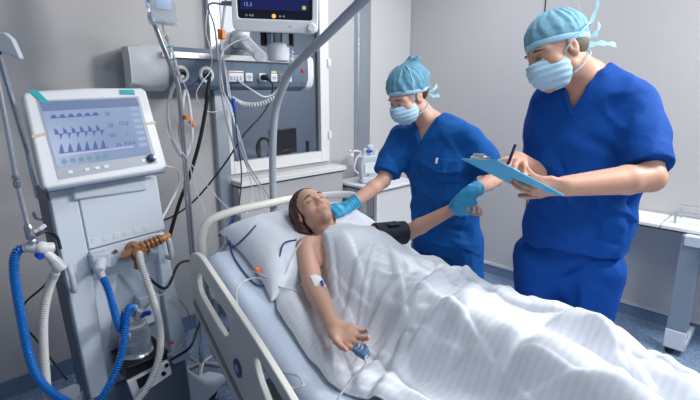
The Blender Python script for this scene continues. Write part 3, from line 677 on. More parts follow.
# ================================================================ BEDSIDE CABINET AND THE SMALL DEVICE ON IT
t = thing('bedside_cabinet', 'white bedside cabinet with grey drawer front in the room corner', 'cabinet', (2.85, 2.55, 0), ROOM)
obj('carcass', G().bb(2.625, 3.10, 2.335, 2.78, .10, .83), M['cab'], t, bevel=.003)
obj('corner_post', G().bb(2.60, 2.63, 2.30, 2.335, .0, .832).bb(2.60, 2.625, 2.755, 2.785, 0, .832), M['white'], t, bevel=.004)
obj('worktop', G().bb(2.59, 3.13, 2.29, 2.79, .832, .856), M['white'], t, bevel=.006)
obj('top_gap', G().bb(2.606, 3.10, 2.31, 2.77, .824, .833), M['dark'], t)
def drawer(z0, z1, lab=None):
    d = obj('drawer', G().bb(2.605, 2.626, 2.345, 2.75, z0, z1), M['cabgrey'], t, bevel=.002)
    obj('handle', G().tube([(2.606, 2.60, (z0+z1)/2+.02), (2.583, 2.605, (z0+z1)/2+.02), (2.583, 2.66, (z0+z1)/2+.02), (2.606, 2.665, (z0+z1)/2+.02)], .006), M['alu'], d)
drawer(.62, .818); drawer(.40, .612); drawer(.12, .392)
obj('caster', G().cyl((2.65, 2.38, .03), (2.67, 2.38, .03), .03).cyl((2.65, 2.72, .03), (2.67, 2.72, .03), .03).cyl((3.05, 2.38, .03), (3.07, 2.38, .03), .03), M['black'], t)

t = thing('bedside_device', 'small pale grey medical device with tubing stubs on the bedside cabinet', 'medical device', (2.74, 2.50, .856), ROOM)
c0 = np.array([2.745, 2.53, .856]); RR = Rz(-.55)
L = lambda x, y, z: c0+RR @ np.array([x, y, z])
obj('base', G().box(L(0, 0, .03), (.15, .13, .06), RR), M['lgrey'], t, bevel=.02, seg=3)
obj('body', G().prism([(-.075, .05), (.075, .05), (.085, .20), (.06, .235), (-.055, .225), (-.085, .17)], L(0, .055, 0), RR @ (1, 0, 0), (0, 0, 1), .11), M['lgrey'], t, bevel=.014, seg=3)
obj('front_plate', G().prism([(-.05, .085), (.035, .085), (.04, .175), (-.05, .17)], L(0, -.056, 0), RR @ (1, 0, 0), (0, 0, 1), .008), M['white'], t, bevel=.003)
obj('side_screen', G().prism([(-.035, .11), (.035, .12), (.03, .205), (-.035, .20)], L(.084, 0, 0), RR @ (0, 1, 0), (0, 0, 1), .006), M['dark'], t, bevel=.002)
obj('green_mark', G().disc(L(-.02, -.065, .073), .009, RR @ (0, -1, 0), .002), mat('leaf_green', (.12, .4, .15), .5), t)
g = G().cyl(L(-.03, 0, .22), L(-.03, 0, .285), .017).cyl(L(.02, .01, .22), L(.022, .01, .30), .013).box(L(.02, .01, .30), (.05, .022, .022), RR).cyl(L(.055, 0, .22), L(.06, 0, .27), .015).cyl(L(-.06, 0, .2), L(-.085, 0, .26), .011)
obj('fitting', g, M['whitem'], t, bevel=.002)
obj('tube_loop', G().tube([L(-.09, -.02, .08), L(-.125, -.02, .12), L(-.11, -.02, .20), L(-.07, -.02, .25), L(-.12, -.03, .27), L(-.15, -.03, .24), L(-.135, -.03, .225)], .008), M['cablew'], t)
obj('probe_head', G().ball(L(-.15, -.03, .235), (.022, .015, .016)).ball(L(-.165, -.03, .27), (.014, .014, .010)), M['whitem'], t)
obj('strap', G().box(L(0, -.01, .262), (.05, .05, .02), RR), M['blueplug'], t, bevel=.004)

# ================================================================ OVERBED TABLE BY THE RIGHT WALL
t = thing('side_table', 'narrow white wheeled table with chrome side rails behind the man', 'table', (3.3, .35, 0), ROOM)
obj('table_top', G().bb(3.25, 3.56, .565, 1.05, .775, .80), M['white'], t, bevel=.004)
obj('table_leaf', G().bb(3.25, 3.56, -.25, .555, .775, .80), M['white'], t, bevel=.004)
obj('edge_trim', G().bb(3.244, 3.25, -.25, 1.05, .770, .778), M['dark'], t)
obj('top_strip', G().bb(3.40, 3.408, -.2, .56, .80, .8015), M['lgrey'], t)
gap = G().tube([(3.34, .50, .80), (3.34, .50, .855), (3.34, .47, .875), (3.34, .1, .875), (3.34, .07, .855), (3.34, .07, .80)], .007)
obj('rail_handle', gap, M['alu'], t)
obj('rail_handle', G().tube([(3.52, .50, .80), (3.52, .50, .865), (3.52, .47, .885), (3.52, .0, .885), (3.52, -.03, .865), (3.52, -.03, .80)], .007), M['alu'], t)
obj('column', G().box((3.235, .380, .41), (.07, .105, .72)), mat('column_grey', (.30, .36, .42), .4, .3), t, bevel=.004)
obj('column_foot', G().bb(3.198, 3.272, .325, .435, .045, .17), M['whitem'], t, bevel=.006)
obj('bracket', G().bb(3.19, 3.30, .22, .42, .71, .775), M['lgrey'], t, bevel=.006)
obj('control_box', G().bb(3.175, 3.20, .20, .33, .66, .745), M['white'], t, bevel=.006)
obj('base_beam', G().bb(3.20, 3.50, .32, .41, .05, .10), M['lgrey'], t, bevel=.004)
obj('caster', G().cyl((3.22, .40, .025), (3.245, .40, .025), .025).cyl((3.48, .36, .025), (3.505, .36, .025), .025), M['black'], t)
t = thing('wall_handle', 'short black bar on the wall under the side table', 'bar', (3.59, .12, .42), ROOM)
obj('bar', G().bb(3.565, 3.60, .0, .20, .40, .48), M['black'], t, bevel=.006)
obj('end_bolt', G().cyl((3.57, .02, .44), (3.56, .02, .44), .008, n=12), M['steel'], t)
# ================================================================ BED
mfit = mat('fitted_sheet', (.64, .73, .87), .75, bump=.25, bscale=14, bdist=.006)
bed = thing('hospital_bed', 'beige-framed hospital bed with raised backrest and pale blue mattress cover', 'bed', (1.03, .8, 0), BED)
ys = np.linspace(-.34, 1.90, 60); prof = [(.60, -.11), (.572, -.10), (.56, -.075), (.56, -.045), (.572, -.015), (.60, 0), (.75, 0), (.9, 0), (1.05, 0), (1.2, 0), (1.35, 0), (1.46, 0), (1.488, -.015), (1.50, -.045), (1.50, -.075), (1.488, -.10), (1.46, -.11)]
V = []; m_ = len(prof)
for y in ys:
    e = min(1, (1.90-y)/.05); sh = math.sqrt(max(0, 1-(1-e)**2)) if e < 1 else 1
    for x, dz in prof: V.append((x, y, float(matt_z(y))-.075+(dz+.075)*(.55+.45*sh)))
F = [(i*m_+k, (i+1)*m_+k, (i+1)*m_+(k+1) % m_, i*m_+(k+1) % m_) for i in range(len(ys)-1) for k in range(m_)]+[tuple(range(m_)), tuple(range((len(ys)-1)*m_, len(ys)*m_))[::-1]]
mt = obj('mattress', (np.array(V), F), mfit, bed, smooth=180)
V = []
for y in ys:
    for x, dz in ((.58, -.112), (.58, -.17), (1.48, -.17), (1.48, -.112)): V.append((x, y, float(matt_z(y))+dz))
obj('deck', (np.array(V), [(i*4+k, (i+1)*4+k, (i+1)*4+(k+1) % 4, i*4+(k+1) % 4) for i in range(len(ys)-1) for k in range(4)]+[(0, 1, 2, 3), (239, 238, 237, 236)]), mat('deck_charcoal', (.045, .055, .075), .5), bed)
obj('chassis', G().bb(.62, .68, -.3, 1.85, .36, .43).bb(1.38, 1.44, -.3, 1.85, .36, .43).bb(.68, 1.38, 0, .08, .36, .43).bb(.68, 1.38, 1.5, 1.58, .36, .43).bb(.85, .95, .2, 1.4, .43, .53), M['lgrey'], bed, bevel=.006)
obj('undercarriage', G().bb(.66, .72, -.1, 1.7, .12, .18).bb(1.34, 1.40, -.1, 1.7, .12, .18).bb(.72, 1.34, .0, .07, .12, .18).bb(.72, 1.34, 1.55, 1.62, .12, .18), M['lgrey'], bed, bevel=.006)
obj('lift_column', G().bb(.96, 1.10, .2, .34, .18, .38).bb(.96, 1.10, 1.2, 1.34, .18, .38), M['greyplastic'], bed, bevel=.01)
for x in (.69, 1.37):
    for y in (-.05, 1.66):
        c = obj('caster_fork', G().cyl((x, y, .12), (x, y, .155), .03).bb(x-.026, x+.026, y-.03, y+.03, .07, .125), M['lgrey'], bed, bevel=.004)
        obj('wheel', G().cyl((x-.018, y-.02, .062), (x+.018, y-.02, .062), .062, n=24), M['black'], c)
# headboard: a plastic loop rising behind the pillow
yh = 1.985
hb = obj('headboard', G().tube([(.578, yh, .62), (.575, yh, .90), (.582, yh, .97), (.605, yh, 1.015), (.65, yh, 1.04), (.75, yh, 1.058), (.9, yh+.01, 1.064), (1.03, yh+.015, 1.068), (1.2, yh+.01, 1.064), (1.35, yh, 1.055), (1.43, yh, 1.035), (1.47, yh, 1.0), (1.48, yh, .90), (1.48, yh, .62)], .019, 14), M['beige'], bed)
obj('cross_bar', G().tube([(.578, yh, .80), (.8, yh, .82), (1.2, yh, .82), (1.48, yh, .80)], .014).tube([(.64, yh-.0, .845), (.72, yh, .93), (.86, yh, .945), (1.1, yh, .95)], .010), M['beige'], hb)
obj('board_mount', G().bb(.60, 1.46, 1.90, 2.0, .60, .66).bb(.70, .76, 1.84, 1.93, .55, .62).bb(1.3, 1.36, 1.84, 1.93, .55, .62), M['lgrey'], bed, bevel=.006)
# side rail, one panel with two openings (y, z)
out = [(1.90, .70), (1.912, .80), (1.905, .87), (1.89, .905), (1.86, .935), (1.81, .953), (1.755, .96), (1.70, .955), (1.592, .930), (1.398, .888), (1.235, .852), (1.097, .814), (.97, .775), (.90, .745), (.84, .70), (.82, .62), (.84, .47), (.90, .39), (1.0, .37), (1.2, .425), (1.431, .496), (1.608, .557), (1.777, .629), (1.86, .665)]
h1 = [(1.800, .842), (1.79, .874), (1.765, .886), (1.72, .880), (1.60, .855), (1.49, .829), (1.452, .812), (1.445, .780), (1.460, .748), (1.495, .730), (1.53, .730), (1.64, .752), (1.755, .782), (1.79, .805)]
h2 = [(1.238, .768), (1.225, .782), (1.19, .788), (1.12, .77), (1.02, .742), (.965, .72), (.94, .69), (.945, .625), (.985, .600), (1.05, .620), (1.13, .660), (1.20, .712)]
def holed(outer, holes, x0, x1, name, m_, parent, bevel=.008):
    """closed panel in the y-z plane with openings, filled by triangulation"""
    import bmesh
    bm = bmesh.new(); loops = []
    for L_ in [outer]+holes:
        Q = catmull([(0, a, b) for a, b in L_]+[(0, *L_[0])], 4)[:-1]
        vs = [bm.verts.new((x0, q[1], q[2])) for q in Q]; loops.append([bm.edges.new((vs[i], vs[(i+1) % len(vs)])) for i in range(len(vs))])
    bmesh.ops.triangle_fill(bm, use_beauty=True, use_dissolve=False, edges=[e for l in loops for e in l])
    def inside(y, z, Lp):
        c = False
        for (a, b), (a2, b2) in zip(Lp, Lp[1:]+Lp[:1]):
            if (b > z) != (b2 > z) and y < (a2-a)*(z-b)/(b2-b)+a: c = not c
        return c
    bad = [f for f in bm.faces if any(inside(f.calc_center_median().y, f.calc_center_median().z, h) for h in holes) or not inside(f.calc_center_median().y, f.calc_center_median().z, outer)]
    print('rail faces removed', len(bad), len(bm.faces)); bmesh.ops.delete(bm, geom=bad, context='FACES_ONLY')
    r = bmesh.ops.extrude_face_region(bm, geom=bm.faces[:])
    for v in [e for e in r['geom'] if isinstance(e, bmesh.types.BMVert)]: v.co.x = x1
    bmesh.ops.recalc_face_normals(bm, faces=bm.faces[:])
    V = [tuple(v.co) for v in bm.verts]; bm.verts.index_update(); F = [tuple(v.index for v in f.verts) for f in bm.faces]; bm.free()
    o = obj(name, (np.array(V), F), m_, parent, bevel=bevel, seg=3, smooth=40); return o
rl = holed(out, [h1, h2], .490, .512, 'side_rail', M['beige'], bed)
obj('lower_strip', G().prism([(1.86, .70), (1.60, .615), (1.40, .545), (1.20, .478), (1.0, .415), (.93, .44), (.93, .455), (1.2, .50), (1.4, .572), (1.6, .64), (1.86, .728)], (.485, 0, 0), (0, 1, 0), (0, 0, 1), .006), mat('rail_taupe', (.30, .28, .27), .5), rl)
obj('inner_pad', G().prism([(1.88, .70), (1.60, .60), (1.0, .40), (1.0, .46), (1.6, .66), (1.88, .76)], (.512, 0, 0), (0, 1, 0), (0, 0, 1), .02), M['greyplastic'], rl)
ed = nrm((-1, 0, 0))
obj('release_button', G().lathe([(.034, 0), (.034, .004), (.028, .006), (.026, .004), (.018, .004), (.001, .005)], (.489, 1.378, .661), ed, 28), mat('button_slate', (.08, .13, .24), .4), rl)
obj('button_mark', G().lathe([(.014, 0), (.014, .0015), (.001, .002)], (.484, 1.378, .661), ed, 20), M['lgrey'], rl)
obj('rail_arm', G().box((.55, 1.7, .58), (.10, .05, .10), Rx(.3)).box((.55, 1.1, .50), (.10, .05, .10), Rx(.3)), M['lgrey'], bed, bevel=.006)
fr = [(1.78, .50), (1.80, .60), (1.75, .70), (1.6, .68), (1.3, .60), (1.0, .55), (.8, .50), (.78, .42), (.9, .36), (1.2, .40), (1.6, .46)]
holed(fr, [], 1.535, 1.565, 'side_rail', M['beige'], bed)
# bottom sheet edge turned over the backrest: slack folds on the cover
# ---------------------------------------------------------------- lifting pole
t = thing('lifting_pole', 'thick grey lifting pole rising from the headboard and leaning over the bed', 'lifting pole', (.965, 2.04, .5), BED)
obj('pole', G().sweep(catmull([(.965, 2.045, .55), (.962, 2.045, 1.0), (.955, 2.02, 1.25), (.95, 1.985, 1.42), (.95, 1.945, 1.53), (.95, 1.87, 1.615), (.95, 1.78, 1.69), (.95, 1.50, 1.80), (.95, 1.27, 1.89), (.95, 1.0, 1.99)], 8), .0175, 20), mat('pole_grey', (.46, .50, .56), .32, .2), t)
obj('pole_socket', G().cyl((.965, 2.045, .52), (.965, 2.045, .74), .027), M['steel'], t)
obj('end_cap', G().cyl((.95, 1.0, 1.99), (.95, .985, 1.997), .022), M['black'], t)
# ---------------------------------------------------------------- pillow
mpil = mat('pillow_cotton', (.74, .78, .85), .85, bump=.35, bscale=18, bdist=.006, sheen=.2)
def pillow_mesh(cx, cy, hx, hy, th, seed, dent=(), corner=.35):
    n = 70; u = np.linspace(-1, 1, n); U_, V_ = np.meshgrid(u, u, indexing='ij')
    U_ = np.sign(U_)*(1-(1-np.abs(U_))**1.6); V_ = np.sign(V_)*(1-(1-np.abs(V_))**1.6)
    p = np.maximum(0, (1-np.abs(U_)**3.2)*(1-np.abs(V_)**3.2))**.42
    # pinched corners flare outwards, straight edges pull in
    X = cx+hx*U_*(1-.07*(1-V_**2)*np.abs(U_)**2); Y = cy+hy*V_*(1-.08*(1-U_**2)*np.abs(V_)**2)
    q = np.stack([X.ravel(), Y.ravel(), np.full(X.size, seed*1.7)], 1)
    wr = (.008*vnoise(q*np.array([1, 1.8, 1]), 7)+.006*np.abs(vnoise(q*np.array([2.2, .8, 1]), 9))).reshape(X.shape)
    bz = matt_z(Y)
    top = th*p*1.0+wr*np.minimum(1, p*1.6)
    for (a, b, r, dd) in dent: top = top-dd*np.exp(-(((X-a)/r[0])**2+((Y-b)/r[1])**2))
    top = np.maximum(top, .012*p+.002)
    Vt = np.stack([X, Y, bz+top+.012], -1).reshape(-1, 3); Vb = np.stack([X, Y, bz+.004+.012*(1-p)], -1).reshape(-1, 3)
    idx = np.arange(n*n).reshape(n, n)
    Ft = np.stack([idx[:-1, :-1], idx[1:, :-1], idx[1:, 1:], idx[:-1, 1:]], -1).reshape(-1, 4); Fb = Ft[:, ::-1]+n*n
    rim = np.concatenate([idx[:, 0], idx[-1, 1:], idx[::-1, -1][1:], idx[0, ::-1][1:-1]]); r2 = np.roll(rim, -1)
    Fr = np.stack([rim, rim+n*n, r2+n*n, r2], 1)
    return np.concatenate([Vt, Vb]), np.concatenate([Ft, Fb, Fr])
o = obj('pillow', pillow_mesh(1.03, 1.725, .37, .27, .125, 1, dent=((.985, 1.76, (.11, .10), .055), (1.03, 1.55, (.20, .10), .05))), mpil, None, base=(1.03, 1.725, .9), frame=BED, smooth=180)
tag(o, 'large white pillow under the patient\'s head with soft creases', 'pillow')

# ---------------------------------------------------------------- cover sheet, laid over the body (relaxed cloth shape stored as heights)
def cotton():
    m = mat('white_cotton_sheet', (.78, .81, .87), .85, sheen=.15); nt = m.node_tree; b = nt.nodes['Principled BSDF']
    tc = nt.nodes.new('ShaderNodeTexCoord'); w = nt.nodes.new('ShaderNodeTexWave'); w.wave_type = 'BANDS'; w.bands_direction = 'Y'; w.inputs['Scale'].default_value = 15; w.inputs['Distortion'].default_value = 1.2; w.inputs['Detail'].default_value = 2
    mp = nt.nodes.new('ShaderNodeMapping'); mp.inputs['Rotation'].default_value = (0, 0, .0)
    nt.links.new(tc.outputs['Object'], mp.inputs['Vector']); nt.links.new(mp.outputs['Vector'], w.inputs['Vector'])
    r = nt.nodes.new('ShaderNodeValToRGB'); r.color_ramp.elements[0].color = (.68, .71, .77, 1); r.color_ramp.elements[1].color = (.72, .75, .81, 1); r.color_ramp.elements[0].position = .35; r.color_ramp.elements[1].position = .65
    nt.links.new(w.outputs['Fac'], r.inputs['Fac']); nt.links.new(r.outputs['Color'], b.inputs['Base Color'])
    n = nt.nodes.new('ShaderNodeTexNoise'); n.inputs['Scale'].default_value = 22; n.inputs['Detail'].default_value = 6
    nt.links.new(mp.outputs['Vector'], n.inputs['Vector']); bp = nt.nodes.new('ShaderNodeBump'); bp.inputs['Strength'].default_value = .25; bp.inputs['Distance'].default_value = .006
    nt.links.new(n.outputs['Fac'], bp.inputs['Height']); nt.links.new(bp.outputs['Normal'], b.inputs['Normal']); return m
M['cotton'] = cotton()
ARM = [(.905, 1.62, .975), (.80, 1.385, .868), (.722, 1.115, .838), (.715, 1.03, .828)]   # near arm lying on the cover
def sheet_mesh():
    nx, ny = 230, 330
    uu, vv = np.meshgrid(np.linspace(0, 1, nx), np.linspace(0, 1, ny), indexing='ij')
    X1 = 1.545; wob = lambda t, k: vnoise(np.stack([t.ravel()*k, t.ravel()*0+k, t.ravel()*0+.5], 1), 1.).reshape(t.shape)
    xl = np.interp(vv*1.95-.36, [-.4, .45, .62, .80, .92, 1.05, 1.17, 1.3, 1.42, 1.5, 1.6], [.84, .80, .775, .735, .68, .640, .635, .645, .65, .69, .73])+.012*wob(vv, 14)
    x = xl+(X1-xl)*uu
    yt = 1.56+.075*np.exp(-((x-1.10)/.12)**2)+.02*np.exp(-((x-.80)/.05)**2)-.10*np.clip((x-1.25)/.25, 0, 1)
    y = -.36+(yt+.36)*vv+.008*wob(x, 17)*(vv > .9)
    sh = x.shape; x = x.ravel(); y = y.ravel(); mz = matt_z(y)
    z = np.full(len(x), 1.25)
    for _ in range(45):
        d = patient_torso(np.stack([x, y, z], 1)); z = np.maximum(z-np.where(d > .003, np.clip(d, .003, .04), 0), mz)
    z = z.reshape(sh); z0 = z.copy(); m0 = mz.reshape(sh)
    for k in range(420):
        zp = np.pad(z, 1, mode='edge'); z = np.maximum(z0-.0, (zp[:-2, 1:-1]+zp[2:, 1:-1]+zp[1:-1, :-2]+zp[1:-1, 2:])/4)
    for k in range(70):
        zp = np.pad(z, 1, mode='edge'); z = (zp[:-2, 1:-1]+zp[2:, 1:-1]+zp[1:-1, :-2]+zp[1:-1, 2:])/4
    z = z.ravel()+.012
    on = np.clip((z-mz-.02)/.10, 0, 1)
    # soft random folds: a fan from the near hand, long ones over the trunk, broad swells over the legs
    r = np.hypot(x-.64, y-.98); th = np.arctan2(y-.98, x-.64); q = np.stack([th*2.3+.25*np.sin(r*5), r*.9, th*0+.3], 1)
    sharp = lambda n: np.maximum(0, 1-np.abs(n)*1.6)**1.5
    w = 1/(1+np.exp((y-1.12)*12))
    fan = sharp(vnoise(q, 1.9))*np.clip(r/.3, 0, 1)*np.exp(-(r/.75)**2)
    q2 = np.stack([(x*.97+y*.20)*2.2, (y*.97-x*.20)*.8, x*0+2.], 1); lon = sharp(vnoise(q2, 3.1))
    q3 = np.stack([x, y, x*0+5], 1); sw = vnoise(q3, 4.5); q4 = np.stack([(x*.8+y*.6)*1.6, (y*.8-x*.6)*.7, x*0+9], 1); leg = sharp(vnoise(q4, 3.0))
    q5 = np.stack([x*.9+y*.5, (y*.9-x*.5)*.45, x*0+3], 1)
    z += .024*w*fan+.009*(1-w)*lon+.010*sw*w+.020*leg*np.clip((.75-y)/.3, 0, 1)+.005*vnoise(q5, 11)+.0045*sharp(vnoise(q5+.7, 15))+.0012*vnoise(q5, 30)
    folds = [([(.687, .948), (.763, .973), (.855, .993), (.905, .957), (.944, .905)], .020, .018), ([(.60, .87), (.728, .880), (.862, .944), (.91, .83), (.95, .70)], .022, .016),
             ([(.727, 1.00), (.812, 1.07), (.92, 1.10), (1.01, 1.085)], .016, .018), ([(.70, 1.17), (.82, 1.20), (.96, 1.30), (1.03, 1.32)], .013, .020),
             ([(.89, 1.53), (.86, 1.33), (.83, 1.17)], .012, .016), ([(1.00, 1.50), (.95, 1.33), (.90, 1.18)], .010, .016), ([(1.14, 1.52), (1.10, 1.30), (1.00, 1.10)], .008, .018)]
    folds += FOLD2
    rs = np.random.RandomState(12)
    for k in range(75):     # many small crisp folds following the pull of the cloth
        a = np.array([rs.uniform(.72, 1.42), rs.uniform(.15, 1.5)])
        if a[1] > 1.1: an = rs.normal(-1.75, .28)
        else: an = math.atan2(a[1]-1.0, a[0]-.62)*.7+rs.normal(0, .30) if rs.rand() < .65 else rs.normal(-1.2, .3)
        L_ = rs.uniform(.14, .45); bend = rs.normal(0, .30); Q = [a]
        for i in range(4): an += bend*.25; a = a+L_/4*np.array([math.cos(an), math.sin(an)]); Q.append(a)
        folds.append(([tuple(q) for q in Q], rs.choice([1, 1, -1])*rs.uniform(.004, .010), rs.uniform(.006, .013)))
    for P, h, wd_ in folds:
        Q = np.array([(a, b, 0) for a, b in P]); Q = np.array(catmull(list(Q), 3)); best = np.full(len(x), 9.); sg = np.zeros(len(x)); tt = np.zeros(len(x))
        for i in range(len(Q)-1):
            a, b = Q[i, :2], Q[i+1, :2]; d = b-a; t = np.clip(((x-a[0])*d[0]+(y-a[1])*d[1])/(d @ d), 0, 1); ex = x-a[0]-t*d[0]; ey = y-a[1]-t*d[1]; dd = np.hypot(ex, ey)
            m = dd < best; best = np.where(m, dd, best); sg = np.where(m, np.sign(d[0]*ey-d[1]*ex), sg); tt = np.where(m, (i+t)/(len(Q)-1), tt)
        ww = np.where(sg > 0, wd_*.75, wd_*2.2); z += h*1.25*np.exp(-(best/ww)**2)*np.sin(PI*np.clip(.08+tt*.84, 0, 1))
    # puffed rim along the near edge, tucked down at the very edge
    ed = (uu.ravel())*(X1-xl.ravel()); z += (.018+.018*np.exp(-((y-1.36)/.20)**2))*np.exp(-((ed-.050)/.038)**2)*(.75+.5*wob(vv, 11).ravel()); z -= .012*np.exp(-(ed/.010)**2)
    z -= np.clip((x-1.50)/.045, 0, 1)**2*.10
    z = np.maximum(z, mz+.006-np.clip((x-1.47)/.04, 0, 1)*.13)
    # hollow pressed by the near arm and hand
    p = np.stack([x, y, z], 1)
    A = np.array(catmull(ARM, 6)); best = np.full(len(x), 9.); az = np.zeros(len(x))
    for q in A: dd = np.hypot(x-q[0], y-q[1]); az = np.where(dd < best, q[2], az); best = np.minimum(best, dd)
    low = az-.045+best**2*9; m = np.clip((.085-best)/.02, 0, 1); z = np.where(z > low, z*(1-m)+low*m, z)
    z = np.maximum(z, mz+.004-np.clip((x-1.47)/.04, 0, 1)*.13)
    i_ = np.arange(nx*ny).reshape(nx, ny); F = np.stack([i_[:-1, :-1], i_[1:, :-1], i_[1:, 1:], i_[:-1, 1:]], -1).reshape(-1, 4)
    return np.stack([x, y, z], 1), F
FOLD2 = [([(.886, .741), (.909, .689), (.958, .649), (1.046, .646), (1.182, .669)], -.020, .016), ([(1.273, .592), (1.198, .459), (1.158, .368)], .018, .018), ([(1.33, .49), (1.253, .406), (1.262, .30)], -.016, .014),
         ([(1.227, 1.046), (1.257, .931), (1.268, .822), (1.211, .746)], -.012, .016), ([(.836, .932), (1.082, 1.006), (1.259, .981), (1.36, .85)], .014, .018), ([(1.23, .657), (1.218, .532), (1.102, .379)], .018, .018), ([(1.195, .928), (1.057, .853), (.928, .798)], .014, .016), ([(1.36, 1.20), (1.38, .95), (1.36, .70)], .020, .020), ([(.84, .66), (.98, .50), (1.10, .25)], .020, .018), ([(1.42, .9), (1.40, .6), (1.42, .3)], .018, .018)]
SV, F = sheet_mesh()
o = obj('cover_sheet', (SV, F), M['cotton'], None, base=(1.1, .7, .74), frame=BED, smooth=180)
md = o.modifiers.new('thick', 'SOLIDIFY'); md.thickness = .007; md.offset = 1
tag(o, 'rumpled white cotton sheet covering the patient from chest to feet', 'sheet')
# ================================================================ PEOPLE
def basis(F, U):
    F = nrm(F); U = np.asarray(U, float); U = nrm(U-F*(U @ F)); L = np.cross(U, F)     # x: towards the person's left... see below
    return np.stack([np.cross(F, U)*-1, F, U], 1)     # columns: left side, forwards, up
def head_sdf(q, s=1., jaw=1., nose=1., lids=True):
    """q: head-local points (x left, y forwards, z up), origin between the ears at eye level"""
    q = q/s; a = np.abs(q[:, 0]); m = q.copy(); m[:, 0] = a
    d = ell(m, (0, -.012, .036), (.0745, .096, .082))
    d = smin(d, ell(m, (0, .040, -.020), (.058*jaw, .050, .070)), .03)
    d = smin(d, cap(m, (.050*jaw, .010, -.055), (.0, .070, -.092), .018, .016), .035)
    d = smin(d, ell(m, (0, .078, -.093), (.021*jaw, .016, .016)), .02)
    d = smin(d, ell(m, (.044, .058, -.022), (.022, .020, .020)), .025)           # cheek bones
    d = smin(d, cap(m, (.012, .088, .026), (.048, .066, .024), .008, .008), .018)      # brow
    d = smax(d, -ell(m, (.031, .098, .006), (.020, .016, .013)), .014)           # sockets
    if lids: d = smin(d, ell(m, (.031, .0755, .004), (.0145, .013, .0125)), .004)
    d = smin(d, cap(m, (0, .084, .018), (0, .107*nose, -.022), .0065, .0105), .012)
    d = smin(d, ell(m, (.0105, .094, -.026), (.0085, .010, .008)), .008)
    d = smax(d, -ell(m, (.007, .100, -.0335), (.0035, .006, .003)), .003)
    d = smin(d, ell(m, (0, .084, -.052), (.026, .012, .017)), .012)              # mouth barrel
    d = smax(d, -cap(m, (0, .099, -.0525), (.020, .088, -.0535), .0012), .003)   # mouth line
    d = smin(d, ell(m, (.0, .0925, -.0475), (.017, .006, .0045)), .004); d = smin(d, ell(m, (.0, .0925, -.0580), (.015, .006, .0055)), .004)
    e = ell(m, (.076, -.004, -.004), (.008, .018, .030)); e = smax(e, -ell(m, (.084, .002, -.002), (.006, .009, .015)), .004)
    d = smin(d, e, .006); return d*s
def hand_sdf(p, W, Dv, Bk, th, curl=(.35, .5, .4), s=1., spread=.0, thumb=(.75, .62, -.25), fcurl=None, infl=0.):
    """W wrist, Dv towards the knuckles, Bk normal of the back of the hand, th = +1/-1 side of the thumb"""
    D_ = nrm(Dv); B_ = nrm(np.asarray(Bk, float)-D_*(np.asarray(Bk, float) @ D_)); X_ = np.cross(D_, B_)*th
    R = np.stack([X_, D_, B_], 1); q = (p-np.asarray(W, float)) @ R/s
    d = loft(q, [((0, -.012, 0), .027, .020), ((.002, .020, 0), .032, .017), ((.0, .060, .001), .041, .0145), ((0, .086, .001), .042, .0125)], .01)
    d = smin(d, ell(q, (.024, .030, -.008), (.018, .030, .015)), .012)      # ball of the thumb
    for i, (x, L_, r, y0) in enumerate(((.031, .072, .0092, .086), (.011, .080, .0095, .090), (-.010, .075, .0090, .087), (-.030, .060, .0080, .080))):
        c = curl if fcurl is None else fcurl[i]; a = 0; P = np.array([x, y0, .001]); fd = spread*(1.5-i)*.1; g = cap(q, (x*.9, y0-.03, 0), P, .0105, r+.0005)
        f = None
        for k, (fr, cc) in enumerate(zip((.45, .30, .25), c)):
            a += cc; Q = P+L_*fr*np.array([math.sin(fd)*math.cos(a), math.cos(fd)*math.cos(a), -math.sin(a)]); e = cap(q, P, Q, r*(1-.07*k), r*(1-.07*(k+1)-.03)); f = e if f is None else smin(f, e, .003); P = Q
        f = smin(f, g, .006); d = smin(d, f, .0035)
    t = nrm(thumb); P = np.array([.026, .022, -.006]); t2 = nrm(t*.75+np.array([.0, .55, -.12])); t3 = nrm(t2+np.array([-.12, .3, -.12]))
    f = None
    for dv, L_, r0, r1 in ((t, .044, .0135, .0112), (t2, .033, .0112, .0102), (t3, .026, .0104, .0080)):
        Q = P+dv*L_; e = cap(q, P, Q, r0, r1); f = e if f is None else smin(f, e, .004); P = Q
    return smin(d, f, .010)*s-infl
def bounds(pts, m): pts = np.array(pts, float); return pts.min(0)-m, pts.max(0)+m
mscrub = lambda n, c: mat(n, c, .82, bump=.45, bscale=16, bdist=.012, var=.05, vscale=7, sheen=.0, spec=.25)
mcapb = mat('cap_blue_fabric', (.12, .30, .41), .8, bump=.8, bscale=45, bdist=.006, var=.28, vscale=30)
mmask = mat('mask_blue_fabric', (.42, .62, .78), .8, bump=.3, bscale=60)
mtie = mat('tie_pale_blue', (.36, .62, .76), .8)
mglove = mat('glove_blue_nitrile', (.035, .36, .62), .38, bump=.35, bscale=55, bdist=.003, coat=.15)
mlash = mat('dark_lashes', (.03, .018, .012), .6)
mhair = mat('dark_brown_hair', (.070, .030, .018), .45, bump=.9, bscale=70, bdist=.004, var=.35, vscale=60, stretch=(1, 1, .15))
meye = mat('eye_white', (.75, .72, .70), .15)
miris = mat('dark_iris', (.03, .02, .015), .1)
mskin2 = mat('tanned_skin', (.56, .315, .22), .5, sss=.12, var=.08, vscale=14, bump=.15, bscale=160, bdist=.001)
mskinw = mat('fair_skin', (.62, .37, .285), .48, sss=.12, var=.06, vscale=14, bump=.1, bscale=160, bdist=.001)

